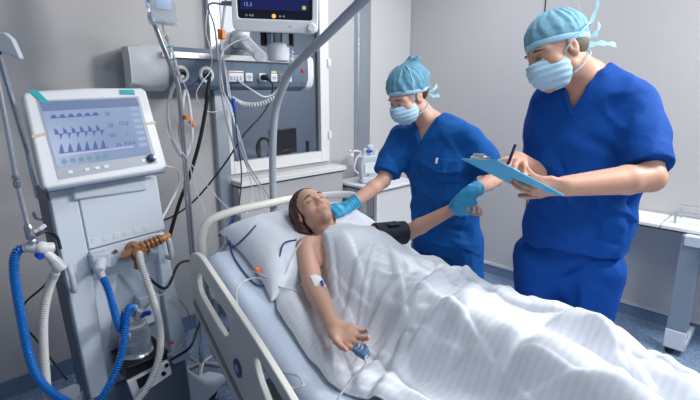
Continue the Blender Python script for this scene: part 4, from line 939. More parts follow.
def eyes(O, R, s, parent, openness=.3, brow=mlash, look=0):
    L = lambda x, y, z: O+R @ (np.array([x, y, z])*s)
    for sx in (-1, 1):
        # upper lash line, eyeball sliver and brow
        g = G().sweep([L(sx*(.031+.0135*t), .0892-.0065*t*t-.001*abs(t), .0015+.0015*(1-t*t)) for t in np.linspace(-1, 1, 9)], [.0005, .0009, .0012, .0014, .0014, .0014, .0012, .0009, .0005], 6)
        e = obj('eyelashes', g, mlash, parent, smooth=180)
        if openness > 0:
            obj('eye', G().ball(L(sx*.031, .0765, .0), (.0125*s,)*3, 14, 10), meye, parent, smooth=180)
            obj('iris', G().ball(L(sx*.031+look*.003, .0825, -.001), (.0062*s, .0062*s, .0062*s), 12, 8), miris, parent, smooth=180)
        g = G().sweep([L(sx*(.031+.019*t), .0935-.013*max(0, t)**2-.002, .0265+.0045*(1-t*t)-.002*t) for t in np.linspace(-1, 1, 9)], [.0012, .0022, .0028, .0030, .0028, .0026, .0022, .0016, .0008], 6)
        obj('eyebrow', g, brow, parent, smooth=180)

# ---------------------------------------------------------------- PATIENT (bed frame)
def b3(*a): return np.array(a, float)
HO = b3(1.012, 1.742, 1.066); Fp = nrm((-.10, -.62, .76)); Up = b3(-.13, .78, .61); HR = basis(Fp, Up); hs = .97
NH_W, NH_D, NH_B = b3(.722, 1.125, .862), b3(.26, -.95, -.13), b3(.50, .0, -.86)
D_ = nrm(NH_D); B_ = nrm(NH_B-D_*(NH_B @ D_)); X_ = -np.cross(D_, B_); NR = np.stack([X_, D_, B_], 1); TIP = NH_W+NR @ b3(.031, .148, -.018)*.98
def patient_sdf(p):
    d = head_sdf((p-HO) @ HR, hs, .94, .96)
    nb = HO+HR @ b3(0, -.015, -.06)
    d = smin(d, cap(p, nb, (1.045, 1.615, .945), .047, .050), .030)
    # shoulder girdle, collar bones and upper chest
    d = smin(d, loft(p, [((.915, 1.595, .945), .046, .046), ((1.04, 1.60, .94), .060, .048), ((1.17, 1.60, .945), .046, .046)], .02, (0, 1, 0)), .035)
    d = smin(d, patient_torso(p)+.012, .03)
    for s, xx in ((-1, .93), (1, 1.16)): d = smin(d, cap(p, (1.045+s*.02, 1.565, 1.0), (xx, 1.60, .99), .008, .008), .015)
    for s in (-1, 1): d = smin(d, cap(p, nb+HR @ b3(s*.035, .005, .03), (1.045+s*.022, 1.575, .985), .010, .009), .02)
    # near arm
    S_, E_, W_ = (.893, 1.60, .955), (.800, 1.385, .892), (.722, 1.125, .862)
    d = smin(d, cap(p, S_, E_, .046, .037), .03); d = smin(d, cap(p, E_, b3(*E_)*.75+b3(*W_)*.25, .037, .038), .01); d = smin(d, cap(p, b3(*E_)*.75+b3(*W_)*.25, W_, .038, .0255), .01)
    d = smin(d, hand_sdf(p, W_, NH_D, NH_B, -1, fcurl=((.12, .30, .2), (.22, .35, .3), (.28, .40, .3), (.30, .45, .3)), s=.98, spread=.3, thumb=(.45, .85, -.35)), .012)
    # far arm, lifted by the nurse
    S_, E_, W_ = (1.175, 1.60, .955), (1.42, 1.545, .942), (1.52, 1.355, 1.086)
    d = smin(d, cap(p, S_, E_, .044, .037), .03); M_ = b3(*E_)*.72+b3(*W_)*.28
    d = smin(d, cap(p, E_, M_, .037, .037), .01); d = smin(d, cap(p, M_, W_, .037, .025), .01)
    d = smin(d, hand_sdf(p, W_, (.10, -.90, .36), (.45, .25, .85), -1, fcurl=((.25, .5, .4), (.3, .6, .5), (.4, .7, .5), (.5, .8, .6)), s=.90, thumb=(.55, .8, -.25)), .012)
    return d
pat = thing('patient', 'dark-haired patient lying in the bed with closed eyes and bare arms, sheet over the chest', 'person', (1.05, .9, .735), BED)
sdf_obj('body', patient_sdf, (.62, -.05, .68), (1.66, 1.90, 1.25), M['skin'], pat, .0038)
# lips, lashes, brows
HL = lambda x, y, z: HO+HR @ (b3(x, y, z)*hs)
mlip = mat('lips', (.50, .14, .12), .4)
obj('lips', G().ball(HL(0, .0925, -.0476), (.0155, .0055, .0038), 16, 8, HR).ball(HL(0, .0925, -.0582), (.0140, .0058, .0048), 16, 8, HR), mlip, pat, smooth=180)
eyes(HO, HR, hs, pat, 0)
def hair_sdf(p):
    q = (p-HO) @ HR/hs; d = ell(q, (0, -.024, .040), (.083, .100, .090))
    ring = q[:, 1]*.80+q[:, 2]*-.42-.020+.25*np.maximum(0, q[:, 2]-.07)*0
    face = smax(-(q[:, 1]-.012-.030*np.clip((q[:, 2]-.02)/.06, 0, 1.2)), -(-q[:, 2]+.088), .01)      # opening for the face
    cut = q[:, 1]-(.020+.42*np.clip(q[:, 2]-.01, 0, .2)); cut = np.where(q[:, 2] < .078, cut, -1)
    d = smax(d, q[:, 1]-(.012+.55*np.clip(q[:, 2]-.0, 0, .2)), .012)
    # long hair swept back over the pillow and gathered behind the neck
    for sx, k in ((-1, 1.), (1, 1.)):
        for a, b, c in (((sx*.070, -.01, .03), (sx*.078, -.035, -.05), (sx*.060, -.050, -.125)),): d = smin(d, cap(q, a, b, .022, .022), .02); d = smin(d, cap(q, b, c, .022, .012), .02)
    d = smin(d, ell(q, (0, -.070, -.01), (.085, .035, .10)), .03)
    st = np.arctan2(q[:, 0], q[:, 1]+.02); w = .0022*np.sin(st*38+6*vnoise(q*b3(1, 1, .4), 22))+.0022*vnoise(q*b3(1, 1, .35), 60)
    return (d+w)*hs
sdf_obj('hair', hair_sdf, HO-.20, HO+.17, mhair, pat, .0032)
t_ = obj('forearm_patch', G().add([b3(.772, 1.285, .925)], []), M['white'], pat) if False else None

# small things on the near arm
def on_arm(t, ang, r):   # point on the skin of the near forearm
    a, b = b3(.800, 1.385, .892), b3(.722, 1.125, .862); c = a+(b-a)*t; ax = nrm(b-a); u = nrm(np.cross(ax, (0, 0, 1))); n = np.cross(u, ax); return c+(u*math.sin(ang)+n*math.cos(ang))*r, ax, u, n
V = []; n1, n2 = 10, 8
for i in range(n1):
    for j in range(n2):
        c, ax, u, n = on_arm(.0+.30*i/(n1-1), -.95+1.25*j/(n2-1), .0408); V.append(c)
for i in range(n1):
    for j in range(n2):
        c, ax, u, n = on_arm(.0+.30*i/(n1-1), -.95+1.25*j/(n2-1), .0385); V.append(c)
K = n1*n2; F = [(i*n2+j, i*n2+j+1, (i+1)*n2+j+1, (i+1)*n2+j) for i in range(n1-1) for j in range(n2-1)]; F += [tuple(k+K for k in f[::-1]) for f in F]
dress = obj('cannula_dressing', (np.array(V), F), mat('white_dressing', (.80, .80, .82), .6), None, base=tuple(V[0]), frame=BED, smooth=180)
tag(dress, 'white square dressing taped over the cannula on the near forearm', 'dressing')
t = thing('cannula', 'tiny navy and clear cannula port on the dressing of the near forearm', 'cannula', (.77, 1.31, .92), BED)
c, ax, u, n = on_arm(.26, -.35, .045)
obj('port', G().cyl(c-ax*.012, c+ax*.012, .0045).cyl(c, c+n*.010, .004), M['blueplug'], t, label='navy port')
obj('wing', G().box(c-n*.002, (.022, .010, .003)), M['tubew'], t)
# clip on the fingertip
t = thing('pulse_clip', 'slate blue finger clip on the near hand with a grey lead', 'finger clip', (.73, .98, .83), BED)
mclip = mat('slate_rubber', (.10, .20, .34), .45)
def clip_sdf(p):
    d = rbox(p, TIP-B_*.010, (.016, .024, .008), .006, NR); return smin(d, rbox(p, TIP+B_*.008, (.015, .023, .007), .006, NR), .004)
sdf_obj('clip_body', clip_sdf, TIP-.05, TIP+.05, mclip, t, .0022)
obj('grip_rib', G().add(*(lambda q: (q.v, q.f))(G().tube([TIP-B_*.018+X_*.011, TIP-B_*.020+D_*.004, TIP-B_*.018-X_*.011], .003, 8).tube([TIP-B_*.018+X_*.011-D_*.012, TIP-B_*.020-D_*.008, TIP-B_*.018-X_*.011-D_*.012], .003, 8))), mat('slate_light', (.22, .33, .48), .4), t)
# black pressure cuff on the lifted upper arm
cf = thing('pressure_cuff', 'black blood-pressure cuff wrapped round the lifted far arm', 'cuff', (1.33, 1.56, .90), BED)
a, b = b3(1.245, 1.585, .951), b3(1.405, 1.549, .943)
def cuff_sdf(p):
    ax = nrm(b-a); t = (p-a) @ ax; d = cap(p, a-ax*.1, b+ax*.1, .0575, .0545)+.0012*vnoise(p, 40)
    return smax(smax(d, -t, .006), t-np.linalg.norm(b-a), .006)
sdf_obj('cuff_band', cuff_sdf, (1.15, 1.45, .86), (1.46, 1.66, 1.04), mat('black_cuff_fabric', (.012, .016, .028), .7, bump=.2, bscale=90), cf, .004)
obj('velcro_flap', G().box(((a+b)/2+(0, -.02, .055)), (.06, .055, .004), Rz(-.2)), mat('flap_navy', (.02, .03, .06), .8), cf, bevel=.001)

# ---------------------------------------------------------------- standing figures (frame of the people)
def shirt_tools(): pass
def arm_pts(S_, E_, W_): return b3(*S_), b3(*E_), b3(*W_)
def build_staff(P):
    """P: dictionary of joints and sizes; every clothing piece is a closed shape fitted to the body"""
    t = thing('person', P['label'], 'person', P['base'], STD)
    HO, HR, hs = P['HO'], basis(P['F'], P['U']), P['hs']; L3 = lambda x, y, z: HO+HR @ (b3(x, y, z)*hs)
    nb = b3(*P['neck']); side = nrm(P['side']); fw = np.cross((0, 0, 1), side) if False else nrm(P['fwd'])
    def arm(p, S_, E_, W_, r):
        M_ = E_*.72+W_*.28
        return smin(smin(cap(p, S_, E_, r[0], r[1]), cap(p, E_, M_, r[1]*.98, r[1]*1.02), .01), cap(p, M_, W_, r[1]*1.02, r[2]), .01)
    arms = [arm_pts(*a[:3]) for a in P['arms']]
    def body(p):
        d = head_sdf((p-HO) @ HR, hs, P['jaw'], P['nose'], True)
        d = smin(d, cap(p, L3(0, -.020, -.045), nb, P['rn'], P['rn']*1.06), .03)
        for s in (-1, 1): d = smin(d, cap(p, L3(s*.045, -.005, -.03), nb+fw*.035+side*s*.012, .011, .010), .025)
        d = smin(d, loft(p, [(c, w*.80, h*(.76 if c[2] > P['torso'][0][0][2]-.40 else .62), side) for c, w, h in P['torso']], .04), .05)
        for (S_, E_, W_), a in zip(arms, P['arms']):
            d = smin(d, arm(p, S_, E_, W_, P['ra']), .03)
            d = smin(d, hand_sdf(p, W_, **a[3]), .012)
        for (h, k, a_) in P['legs']:
            h, k, a_ = map(lambda v: b3(*v), (h, k, a_)); d = smin(d, smin(cap(p, h, k, .068, .052), cap(p, k, a_, .052, .036), .02), .05)
            d = smin(d, cap(p, a_-(0, 0, .03), a_+fw*.14-(0, 0, .05), .035, .030), .03)
        return d
    pts = [c for c, _, _ in P['torso']]+[HO+HR @ b3(0, 0, .1)]+[j for a in arms for j in a]+[l for g in P['legs'] for l in g]
    lo, hi = bounds(pts, .22); lo[2] = 0
    sdf_obj('body', body, lo, hi, P['skin'], t, .0042)
    eyes(HO, HR, hs, t, .4, P['brow'])
    # scrub shirt
    hem = P['hem']
    def sleeve(p, S_, E_, f, r0, r1):
        ax = nrm(E_-S_); L_ = np.linalg.norm(E_-S_)*f; c = S_+ax*L_; d = loft(p, [(S_-ax*.0, r0, r0), (S_+ax*L_*.5, (r0+r1)/2, (r0+r1)/2), (c+ax*.06, r1, r1)], .02, side); s_ = (p-S_) @ ax
        return smax(d, s_-L_, .005)
    def shirt(p):
        d = loft(p, [(c, w, h, side) for c, w, h in P['torso']], .05)
        for (S_, E_, W_), a in zip(arms, P['arms']): d = smin(d, sleeve(p, S_, E_, a[4], P['rs'][0], P['rs'][1]), .045)
        d = smax(d, hem(p), .006)
        q = p-nb; x = q @ side; y = q @ fw; z = q[:, 2]
        d = smax(d, -smax(np.sqrt(x*x+(y*1.0)**2)-P['rn']*1.22-np.maximum(0, z)*.35, -(z+.035), .01), .006)      # neck hole
        vd = np.maximum(np.abs(x)-(z+P['vdepth'])*P['vopen'], -y); d = smax(d, -vd*.8, .004)      # V opening
        for a, b, h_, w_ in P['creases']: d = d+crease(p, a, b, h_*2.1, w_)
        q2 = p @ np.stack([side, fw, b3(0, 0, 1)], 1)
        fo = vnoise(q2*b3(1.0, .6, .9)+q2[:, [2, 0, 1]]*b3(.7, .2, .5), 8); d = d-.007*np.maximum(0, 1-np.abs(fo)*3.2)**1.4+.004*vnoise(q2, 5)
        return d+.003*vnoise(q2*b3(1, 1, .5)+q2[:, [2, 0, 1]]*.3, 9)+.006*np.abs(vnoise(q2*b3(1.2, 1, .6)+.3, 15))+.0016*vnoise(q2*b3(.6, 1, 1.), 30)
    lo2, hi2 = bounds([c for c, _, _ in P['torso']]+[a[0] for a in arms]+[a[1] for a in arms], .19)
    sh = sdf_obj('scrub_shirt', shirt, lo2, hi2, P['cloth'], t, .0048)
    def patch(name, reg, off, m_, lo_, hi_, h=.0042):
        sdf_obj(name, lambda p: smax(smax(shirt(p)-off, reg(p), .002), -(shirt(p)+.004), .002), lo_, hi_, m_, sh, h)
    def vreg(p):
        q = p-nb; x = q @ side; y = q @ fw; z = q[:, 2]; w = np.abs(x)-(z+P['vdepth'])*P['vopen']
        return smax(smax(w-.020, np.maximum(-y, z-.02)-.0, .002), -(z+P['vdepth']+.028), .002)
    c_ = nb+fw*.06-b3(0, 0, .06); patch('neck_band', vreg, .0028, P['cloth'], c_-.15, c_+.13)
    if P.get('pocket'):
        pc, pw, ph = P['pocket']; pc = b3(*pc)
        patch('chest_pocket', lambda p: np.maximum(np.maximum(np.abs((p-pc) @ side)-pw, np.abs((p-pc)[:, 2])-ph), -((p-pc) @ fw)-.10), .0026, P['cloth'], pc-.13, pc+.13)
        patch('tag', lambda p: np.maximum(np.maximum(np.abs((p-pc) @ side+pw-.004)-.007, np.abs((p-pc)[:, 2]-ph+.012)-.014), -((p-pc) @ fw)-.10), .0045, M['white'], pc-.13, pc+.13)
    def pants(p):
        d = loft(p, [(c, w, h, side) for c, w, h in P['hips']], .04)
        for g in P['pleg']: d = smin(d, loft(p, [(b3(*c), w, h, side) for c, w, h in g], .02), .03)
        for a, b, h_, w_ in P['pcreases']: d = d+crease(p, a, b, h_*1.5, w_)
        fo = vnoise(p*b3(.9, .9, .55)+p[:, [2, 0, 1]]*.4, 8); d = d-.006*np.maximum(0, 1-np.abs(fo)*3.)**1.4
        return d+.004*vnoise(p*b3(1, 1, .6), 10)+.002*vnoise(p, 24)
    lo3, hi3 = bounds([c for c, _, _ in P['hips']]+[c for g in P['pleg'] for c, _, _ in g], .2); lo3[2] = 0.04
    sdf_obj('scrub_trousers', pants, lo3, hi3, P['cloth'], t, .0052)
    for (h, k, a_) in P['legs']:
        a_ = b3(*a_); sd = lambda p, a_=a_: smax(smin(cap(p, (a_[0], a_[1], .05)-fw*.04, (a_[0], a_[1], .04)+fw*.15, .050, .040), cap(p, (a_[0], a_[1], .06), (a_[0], a_[1], .09), .048), .02), .004-p[:, 2], .004)
        sdf_obj('shoe', sd, (a_[0]-.25, a_[1]-.25, 0), (a_[0]+.25, a_[1]+.25, .17), M['white'], t, .006)
    # surgical cap
    cp = P['cap']
    def capf(p):
        q = (p-HO) @ HR/hs; d = ell(q, cp['c'], cp['r'])
        pl = cp['z0']+cp['k']*q[:, 1]-q[:, 2]
        st = np.arctan2(q[:, 0], q[:, 1]+.03); w = .0022*np.sin(st*17+5*vnoise(q, 14))*np.clip((q[:, 2]-.02)/.05, 0, 1)+.003*vnoise(q*b3(1, .6, 1), 26)+.0015*vnoise(q, 60)
        d = smax(d+w, pl, .006)
        for a, b, r in cp['lumps']: d = smin(d, cap(q, a, b, r, r*.7)+.003*vnoise(q, 45), .012)
        return d*hs
    co_ = sdf_obj('surgical_cap', capf, HO-.19, HO+.20, P['capm'], t, .0035)
    def bandf(p):
        q = (p-HO) @ HR/hs; d = ell(q, cp['c'], tuple(r+.0022 for r in cp['r'])); pl = q[:, 2]-cp['z0']-cp['k']*q[:, 1]
        return smax(d, np.abs(pl-.008)-.010, .003)*hs
    sdf_obj('cap_band', bandf, HO-.17, HO+.17, mtie, co_, .0032)
    def ribbon(pts, w, parent, name='tie', tw=(0, 0, 1)):
        Q = np.array(catmull([HO+HR @ (b3(*a)*hs) for a in pts], 6)); V = []; tw = HR @ b3(*tw)
        for i, q in enumerate(Q): ww = w*(1+.35*math.sin(i*1.3)); V += [q-tw*ww, q+tw*ww]
        T = [v+HR @ b3(.0012, .0012, 0) for v in V]; n = len(V); F = [(i, i+1, i+3, i+2) for i in range(0, n-2, 2)]; F += [tuple(k+n for k in f[::-1]) for f in F]; F += [(i, i+2, n+i+2, n+i) for i in range(0, n-2, 2)]+[(i+1, n+i+1, n+i+3, i+3) for i in range(0, n-2, 2)]
        obj(name, (np.array(V+T), F), mtie, parent, smooth=60)
    for r_ in P['ties']: ribbon(r_, .008, co_)
    # face mask with pleats
    def maskf(p):
        q = (p-HO) @ HR/hs; d = ell(q, (0, .040, -.050), (.073, .076, .066)); d = smin(d, ell(q, (0, .100, -.030), (.026, .024, .036)), .035)
        d = smax(d, (.014-.10*(q[:, 2]+.05))-q[:, 1], .014); d = smax(d, q[:, 2]-.000-.10*(.09-q[:, 1])*1., .004)
        d = d+.0016*np.sin((q[:, 2]-q[:, 1]*.15)*300)*np.clip(q[:, 1]*20, 0, 1)
        inner = ell(q, (0, .036, -.046), (.066, .068, .060)); return smax(d, -smax(inner, q[:, 1]-.022, .004), .003)*hs
    mk = sdf_obj('face_mask', maskf, HO-.17, HO+.17, mmask, t, .0030)
    for sx in (-1, 1):
        s_ = P['strap']
        for pts_ in s_: 
            Q = catmull([HO+HR @ (b3(sx*a[0], a[1], a[2])*hs) for a in pts_], 8); obj('mask_strap', G().sweep(Q, .0024, 8), mtie, mk, smooth=180)
    obj('nose_wire', G().tube([L3(x, .104-abs(x)*.55*abs(x)*18, .001-abs(x)*.1) for x in (-.03, -.018, 0, .018, .03)], .0012, 6), mmask, mk)
    if P.get('hair'):
        sdf_obj('hair', lambda p: P['hair']((p-HO) @ HR/hs)*hs, HO-.17, HO+.17, P['hairm'], t, .0035)
    return t, sh, HR
# ---------------------------------------------------------------- NURSE
mblue1 = mscrub('scrub_royal_blue', (.004, .085, .33)); mblue2 = mscrub('scrub_deep_blue', (.001, .058, .30))
std_straps = [[(.070, .028, -.012), (.080, .0, .02), (.082, -.045, .055), (.03, -.112, .075)], [(.062, .022, -.080), (.070, -.015, -.075), (.055, -.060, -.070), (.0, -.088, -.065)]]
side = nrm((.80, -.60, 0)); fwd = nrm((-.60, -.80, 0)); Z = b3(0, 0, 1)
nk = b3(.380, 2.245, 1.462)
def T(c, w, h): return (b3(*c), w, h)
Sl, Sr = (.575, 2.115, 1.352), (.262, 2.350, 1.352)
N_ = dict(label='nurse in royal blue scrubs, pale blue cap, mask and gloves, leaning over the patient', base=(.53, 2.30, 0), HO=b3(.272, 2.195, 1.570), F=(-.71, -.50, -.46), U=(-.38, -.25, .89), hs=.96, jaw=.92, nose=.95,
  neck=tuple(nk), side=side, fwd=fwd, rn=.048, ra=(.046, .036, .026), rs=(.060, .074), pocket=((.475, 2.12, 1.235), .055, .058),
  torso=[T((.408, 2.24, 1.435), .105, .058), T((.418, 2.235, 1.385), .175, .088), T((.435, 2.225, 1.25), .172, .112), T((.460, 2.24, 1.13), .160, .112), T((.480, 2.26, 1.00), .165, .115), T((.505, 2.28, .86), .182, .125), T((.515, 2.29, .74), .190, .130)],
  arms=[((.262, 2.345, 1.372), (.165, 2.225, 1.165), (-.004, 2.130, 1.058), dict(Dv=(-.82, -.50, -.22), Bk=(.15, -.35, .9), th=1, curl=(.25, .3, .25), s=.95), .86),
        ((.565, 2.120, 1.372), (.680, 2.11, 1.195), (.520, 1.905, 1.180), dict(Dv=(-.42, .03, -.90), Bk=(-.20, -.95, .15), th=1, curl=(.5, .9, .7), s=.95, thumb=(.35, .85, -.45)), .72)],
  legs=[((.43, 2.34, .80), (.45, 2.33, .45), (.46, 2.36, .09)), ((.59, 2.22, .80), (.62, 2.20, .45), (.63, 2.22, .09))],
  hem=lambda p: .775-p[:, 2]+.012*np.sin(p[:, 0]*18), vdepth=.110, vopen=.50, skin=mskinw, cloth=mblue1, brow=mlash,
  creases=[((.50, 2.05, 1.30), (.42, 2.06, 1.22), .007, .016), ((.53, 2.03, 1.25), (.44, 2.08, 1.10), .006, .015), ((.33, 2.20, 1.28), (.36, 2.12, 1.12), .006, .014), ((.40, 2.12, 1.05), (.58, 2.10, 1.00), -.005, .016), ((.38, 2.14, .98), (.56, 2.12, .93), .006, .014), ((.42, 2.10, .90), (.60, 2.12, .86), -.005, .014), ((.36, 2.15, 1.18), (.42, 2.12, .86), .005, .012), ((.54, 2.10, 1.15), (.52, 2.10, .85), .005, .014), ((.20, 2.22, 1.28), (.25, 2.26, 1.20), .006, .012), ((.60, 2.06, 1.28), (.66, 2.10, 1.24), .006, .012)],
  hips=[T((.505, 2.285, .95), .150, .10), T((.515, 2.29, .80), .178, .120)], pleg=[[T((.44, 2.345, .80), .095, .105), T((.455, 2.335, .45), .080, .085), T((.46, 2.36, .08), .085, .085)], [T((.59, 2.225, .80), .095, .105), T((.615, 2.20, .45), .080, .085), T((.63, 2.225, .08), .085, .085)]],
  pcreases=[((.44, 2.18, .75), (.56, 2.10, .72), .006, .014), ((.50, 2.2, .78), (.52, 2.16, .5), .01, .02)],
  cap=dict(c=(0, -.028, .058), r=(.094, .118, .092), z0=.022, k=.36, lumps=[((-.01, -.060, .125), (.0, -.095, .150), .024), ((.02, -.085, .130), (.035, -.11, .145), .020), ((0, -.12, .06), (0, -.135, .04), .016)]), capm=mcapb,
  ties=[[(0, -.125, .02), (.01, -.150, .025), (.015, -.165, .05)], [(0, -.125, .0), (.012, -.145, -.02), (.02, -.15, -.055)], [(0, -.12, -.03), (.01, -.15, -.045), (.015, -.185, -.035)], [(0, -.12, -.035), (.01, -.14, -.07), (.02, -.175, -.085)]], strap=[[(.070, .030, -.012), (.086, .018, .06), (.078, .0, .12), (.03, -.03, .150)], std_straps[1]],
  hair=lambda q: smax(smin(ell(q, (0, -.060, -.005), (.066, .048, .050)), ell(q, (0, -.105, -.02), (.028, .028, .028)), .01), -(-q[:, 1]-.028), .01), hairm=mhair)
nurse, nsh, nR = build_staff(N_)
# collar band of the V neck and the chest pocket
def collar(P, parent, r=.006):
    nb = b3(*P['neck']); s, f = nrm(P['side']), nrm(P['fwd']); return None
def glove(P, i, parent, cuff):
    S_, E_, W_ = arm_pts(*P['arms'][i][:3]); ax = nrm(W_-E_)
    def g(p):
        d = hand_sdf(p, W_, infl=.0022, **P['arms'][i][3]); q = cap(p, W_-ax*cuff, W_, .0335, .0285); q = smax(q, -((p-W_+ax*cuff) @ ax), .003); q = q+.0012*np.sin(((p-W_) @ ax)*420)
        d = smin(d, q, .010); r_ = cap(p, W_-ax*cuff, W_-ax*(cuff-.004), .0355); r_ = smax(r_, np.abs((p-W_+ax*(cuff-.003)) @ ax)-.004, .002); return smin(d, r_, .003)+.0009*vnoise(p, 90)
    sdf_obj('glove', g, W_-.22, W_+.22, mglove, parent, .0030)
glove(N_, 0, nurse, .050); glove(N_, 1, nurse, .055)

# ---------------------------------------------------------------- MAN WRITING
side2 = nrm((.83, -.56, 0)); fwd2 = nrm((-.56, -.83, 0))
M_ = dict(label='tall man in deep blue scrubs, pale blue cap and mask, writing on a clipboard', base=(.90, 1.74, 0), HO=b3(.712, 1.645, 1.727), F=(-.89, -.24, -.38), U=(-.37, .15, .90), hs=1.03, jaw=1.06, nose=1.05,
  neck=(.832, 1.715, 1.655), side=side2, fwd=fwd2, rn=.062, ra=(.058, .046, .032), rs=(.076, .078),
  torso=[T((.855, 1.725, 1.635), .115, .070), T((.868, 1.72, 1.57), .180, .098), T((.885, 1.71, 1.42), .190, .125), T((.895, 1.71, 1.28), .185, .130), T((.900, 1.72, 1.15), .178, .130), T((.890, 1.73, 1.05), .183, .138), T((.885, 1.735, .93), .192, .146)],
  arms=[((.770, 1.80, 1.540), (.735, 1.750, 1.270), (.590, 1.600, 1.360), dict(Dv=(-.50, -.62, .05), Bk=(-.35, -.25, .9), th=-1, fcurl=((.5, .6, .3), (.6, .8, .5), (.8, .9, .6), (.9, 1., .7)), s=1.02, thumb=(.45, .75, -.45)), .80),
        ((1.000, 1.635, 1.540), (.972, 1.455, 1.325), (.668, 1.385, 1.312), dict(Dv=(-.96, -.05, .02), Bk=(.10, -.75, -.60), th=-1, fcurl=((.35, .35, .3), (.38, .4, .3), (.42, .45, .3), (.5, .5, .4)), s=1.04, thumb=(.65, .70, -.1)), .87)],
  legs=[((.80, 1.80, .93), (.80, 1.79, .50), (.80, 1.83, .09)), ((.95, 1.685, .93), (.965, 1.66, .50), (.985, 1.70, .09))],
  hem=lambda p: 1.005-.05*0-p[:, 2]-.03*(p[:, 0]-.9)+.006*np.sin(p[:, 0]*25), vdepth=.118, vopen=.48, skin=mskin2, cloth=mblue2, brow=mlash,
  creases=[((.78, 1.60, 1.46), (.93, 1.55, 1.38), .006, .018), ((1.03, 1.53, 1.42), (.94, 1.57, 1.26), .010, .018), ((1.05, 1.60, 1.35), (.95, 1.58, 1.16), .008, .018), ((.76, 1.68, 1.40), (.82, 1.60, 1.20), .007, .016), ((.80, 1.60, 1.20), (.98, 1.56, 1.12), -.007, .018), ((.79, 1.62, 1.10), (.97, 1.57, 1.06), .007, .015), ((.84, 1.59, 1.32), (.90, 1.57, 1.05), .005, .015), ((.98, 1.57, 1.25), (1.00, 1.60, 1.04), .006, .015), ((1.06, 1.56, 1.50), (1.12, 1.58, 1.42), -.006, .016), ((1.00, 1.60, 1.57), (1.08, 1.58, 1.46), .005, .014)],
  hips=[T((.888, 1.735, 1.04), .165, .112), T((.882, 1.74, .90), .165, .125)], pleg=[[T((.795, 1.80, .92), .108, .120), T((.80, 1.795, .70), .088, .105), T((.80, 1.79, .45), .088, .098), T((.80, 1.83, .08), .095, .10)], [T((.958, 1.68, .92), .108, .118), T((.955, 1.675, .70), .082, .100), T((.99, 1.65, .45), .088, .098), T((.99, 1.70, .08), .095, .10)]],
  pcreases=[((.87, 1.60, .98), (.80, 1.68, .88), .010, .016), ((.87, 1.60, .96), (.97, 1.56, .88), .008, .016), ((.86, 1.62, .90), (.88, 1.64, .70), .014, .018), ((.98, 1.54, .80), (1.04, 1.56, .60), -.007, .018), ((.78, 1.69, .85), (.77, 1.70, .65), -.006, .016)],
  cap=dict(c=(0, -.018, .046), r=(.084, .108, .092), z0=.020, k=.26, lumps=[((0, -.115, .03), (0, -.128, .02), .018)]), capm=mat('cap_dusty_blue', (.16, .35, .46), .8, bump=.8, bscale=45, bdist=.006, var=.25, vscale=25),
  ties=[[(0, -.12, .04), (.005, -.135, .085), (.012, -.13, .115)], [(0, -.12, .03), (.01, -.165, .055), (.02, -.200, .10)], [(0, -.12, .01), (.01, -.150, .0), (.015, -.175, .03)], [(0, -.115, -.02), (.008, -.16, -.035), (.01, -.205, -.060)]], strap=[[(.068, .030, -.012), (.082, .010, .004), (.091, -.045, .028), (.060, -.105, .040), (0, -.135, .03)], [(.064, .022, -.085), (.072, -.015, -.072), (.058, -.065, -.050), (.0, -.105, -.03)]],
  hair=lambda q: smax(ell(q, (0, -.030, .0), (.0775, .075, .055)), -(-q[:, 1]-.012-.3*q[:, 2]), .008), hairm=mat('greying_hair', (.12, .09, .075), .7, bump=.6, bscale=120, var=.4, vscale=90))
man, msh, mR = build_staff(M_)
for P, par, names in ((N_, nsh, 1), (M_, msh, 0)):
    nb = b3(*P['neck']); s, f = nrm(P['side']), nrm(P['fwd'])

# ---------------------------------------------------------------- CLIPBOARD AND PEN
t = thing('clipboard', 'light blue clipboard held in front of the writing man', 'clipboard', (.5, 1.4, 1.25), STD)
A, Bq, Cq = b3(.367, 1.50, 1.379), b3(.412, 1.27, 1.407), b3(.600, 1.53, 1.262)
u_ = Bq-A; v_ = Cq-A; v_ = v_-nrm(u_)*(v_ @ nrm(u_))*.6; v_ = v_*.90; Dq = Bq+v_; n_ = nrm(np.cross(u_, v_)); n_ = n_*(1 if n_[2] > 0 else -1)
mcb = mat('clipboard_sky_blue', (.10, .50, .78), .35)
g = G().add([A, Bq, Bq+v_, A+v_]+[x+n_*.004 for x in (A, Bq, Bq+v_, A+v_)], [(0, 1, 2, 3), (7, 6, 5, 4), (0, 4, 5, 1), (1, 5, 6, 2), (2, 6, 7, 3), (3, 7, 4, 0)])
obj('board', g, mcb, t, bevel=.001)
q0 = A+u_*.06+v_*.05+n_*.0045; g = G().add([q0, q0+u_*.88, q0+u_*.88+v_*.9, q0+v_*.9], [(0, 1, 2, 3)]).add([x+n_*.001 for x in (q0, q0+u_*.88, q0+u_*.88+v_*.9, q0+v_*.9)], [(3, 2, 1, 0)])
obj('paper', g, mat('paper', (.8, .8, .8), .8), t)
c = A+u_*.5+v_*.03+n_*.010
obj('spring_clip', G().sweep([A+u_*.28+v_*.02+n_*.008, A+u_*.72+v_*.02+n_*.008], .008, 12).sweep([c-u_*.14-v_*.04+n_*.006, c+u_*.14-v_*.04+n_*.006], .005, 10), M['steel'], t)
t = thing('pen', 'dark ballpoint pen in the writing man\'s fingers', 'pen', (.50, 1.47, 1.39), STD)
pa, pb = b3(.520, 1.50, 1.350), b3(.548, 1.515, 1.425)
obj('barrel', G().cyl(pa, pb, .0050, n=12), mat('pen_navy', (.01, .015, .05), .25, coat=.4), t)
obj('tip', G().cyl(pa, pa-nrm(pb-pa)*.014, .0042, .001, n=12), M['steel'], t, label='metal tip')
obj('pocket_clip', G().sweep([pb+(0, -.007, 0), pa*.3+pb*.7+(0, -.0075, 0)], .0014, 6), M['steel'], t)
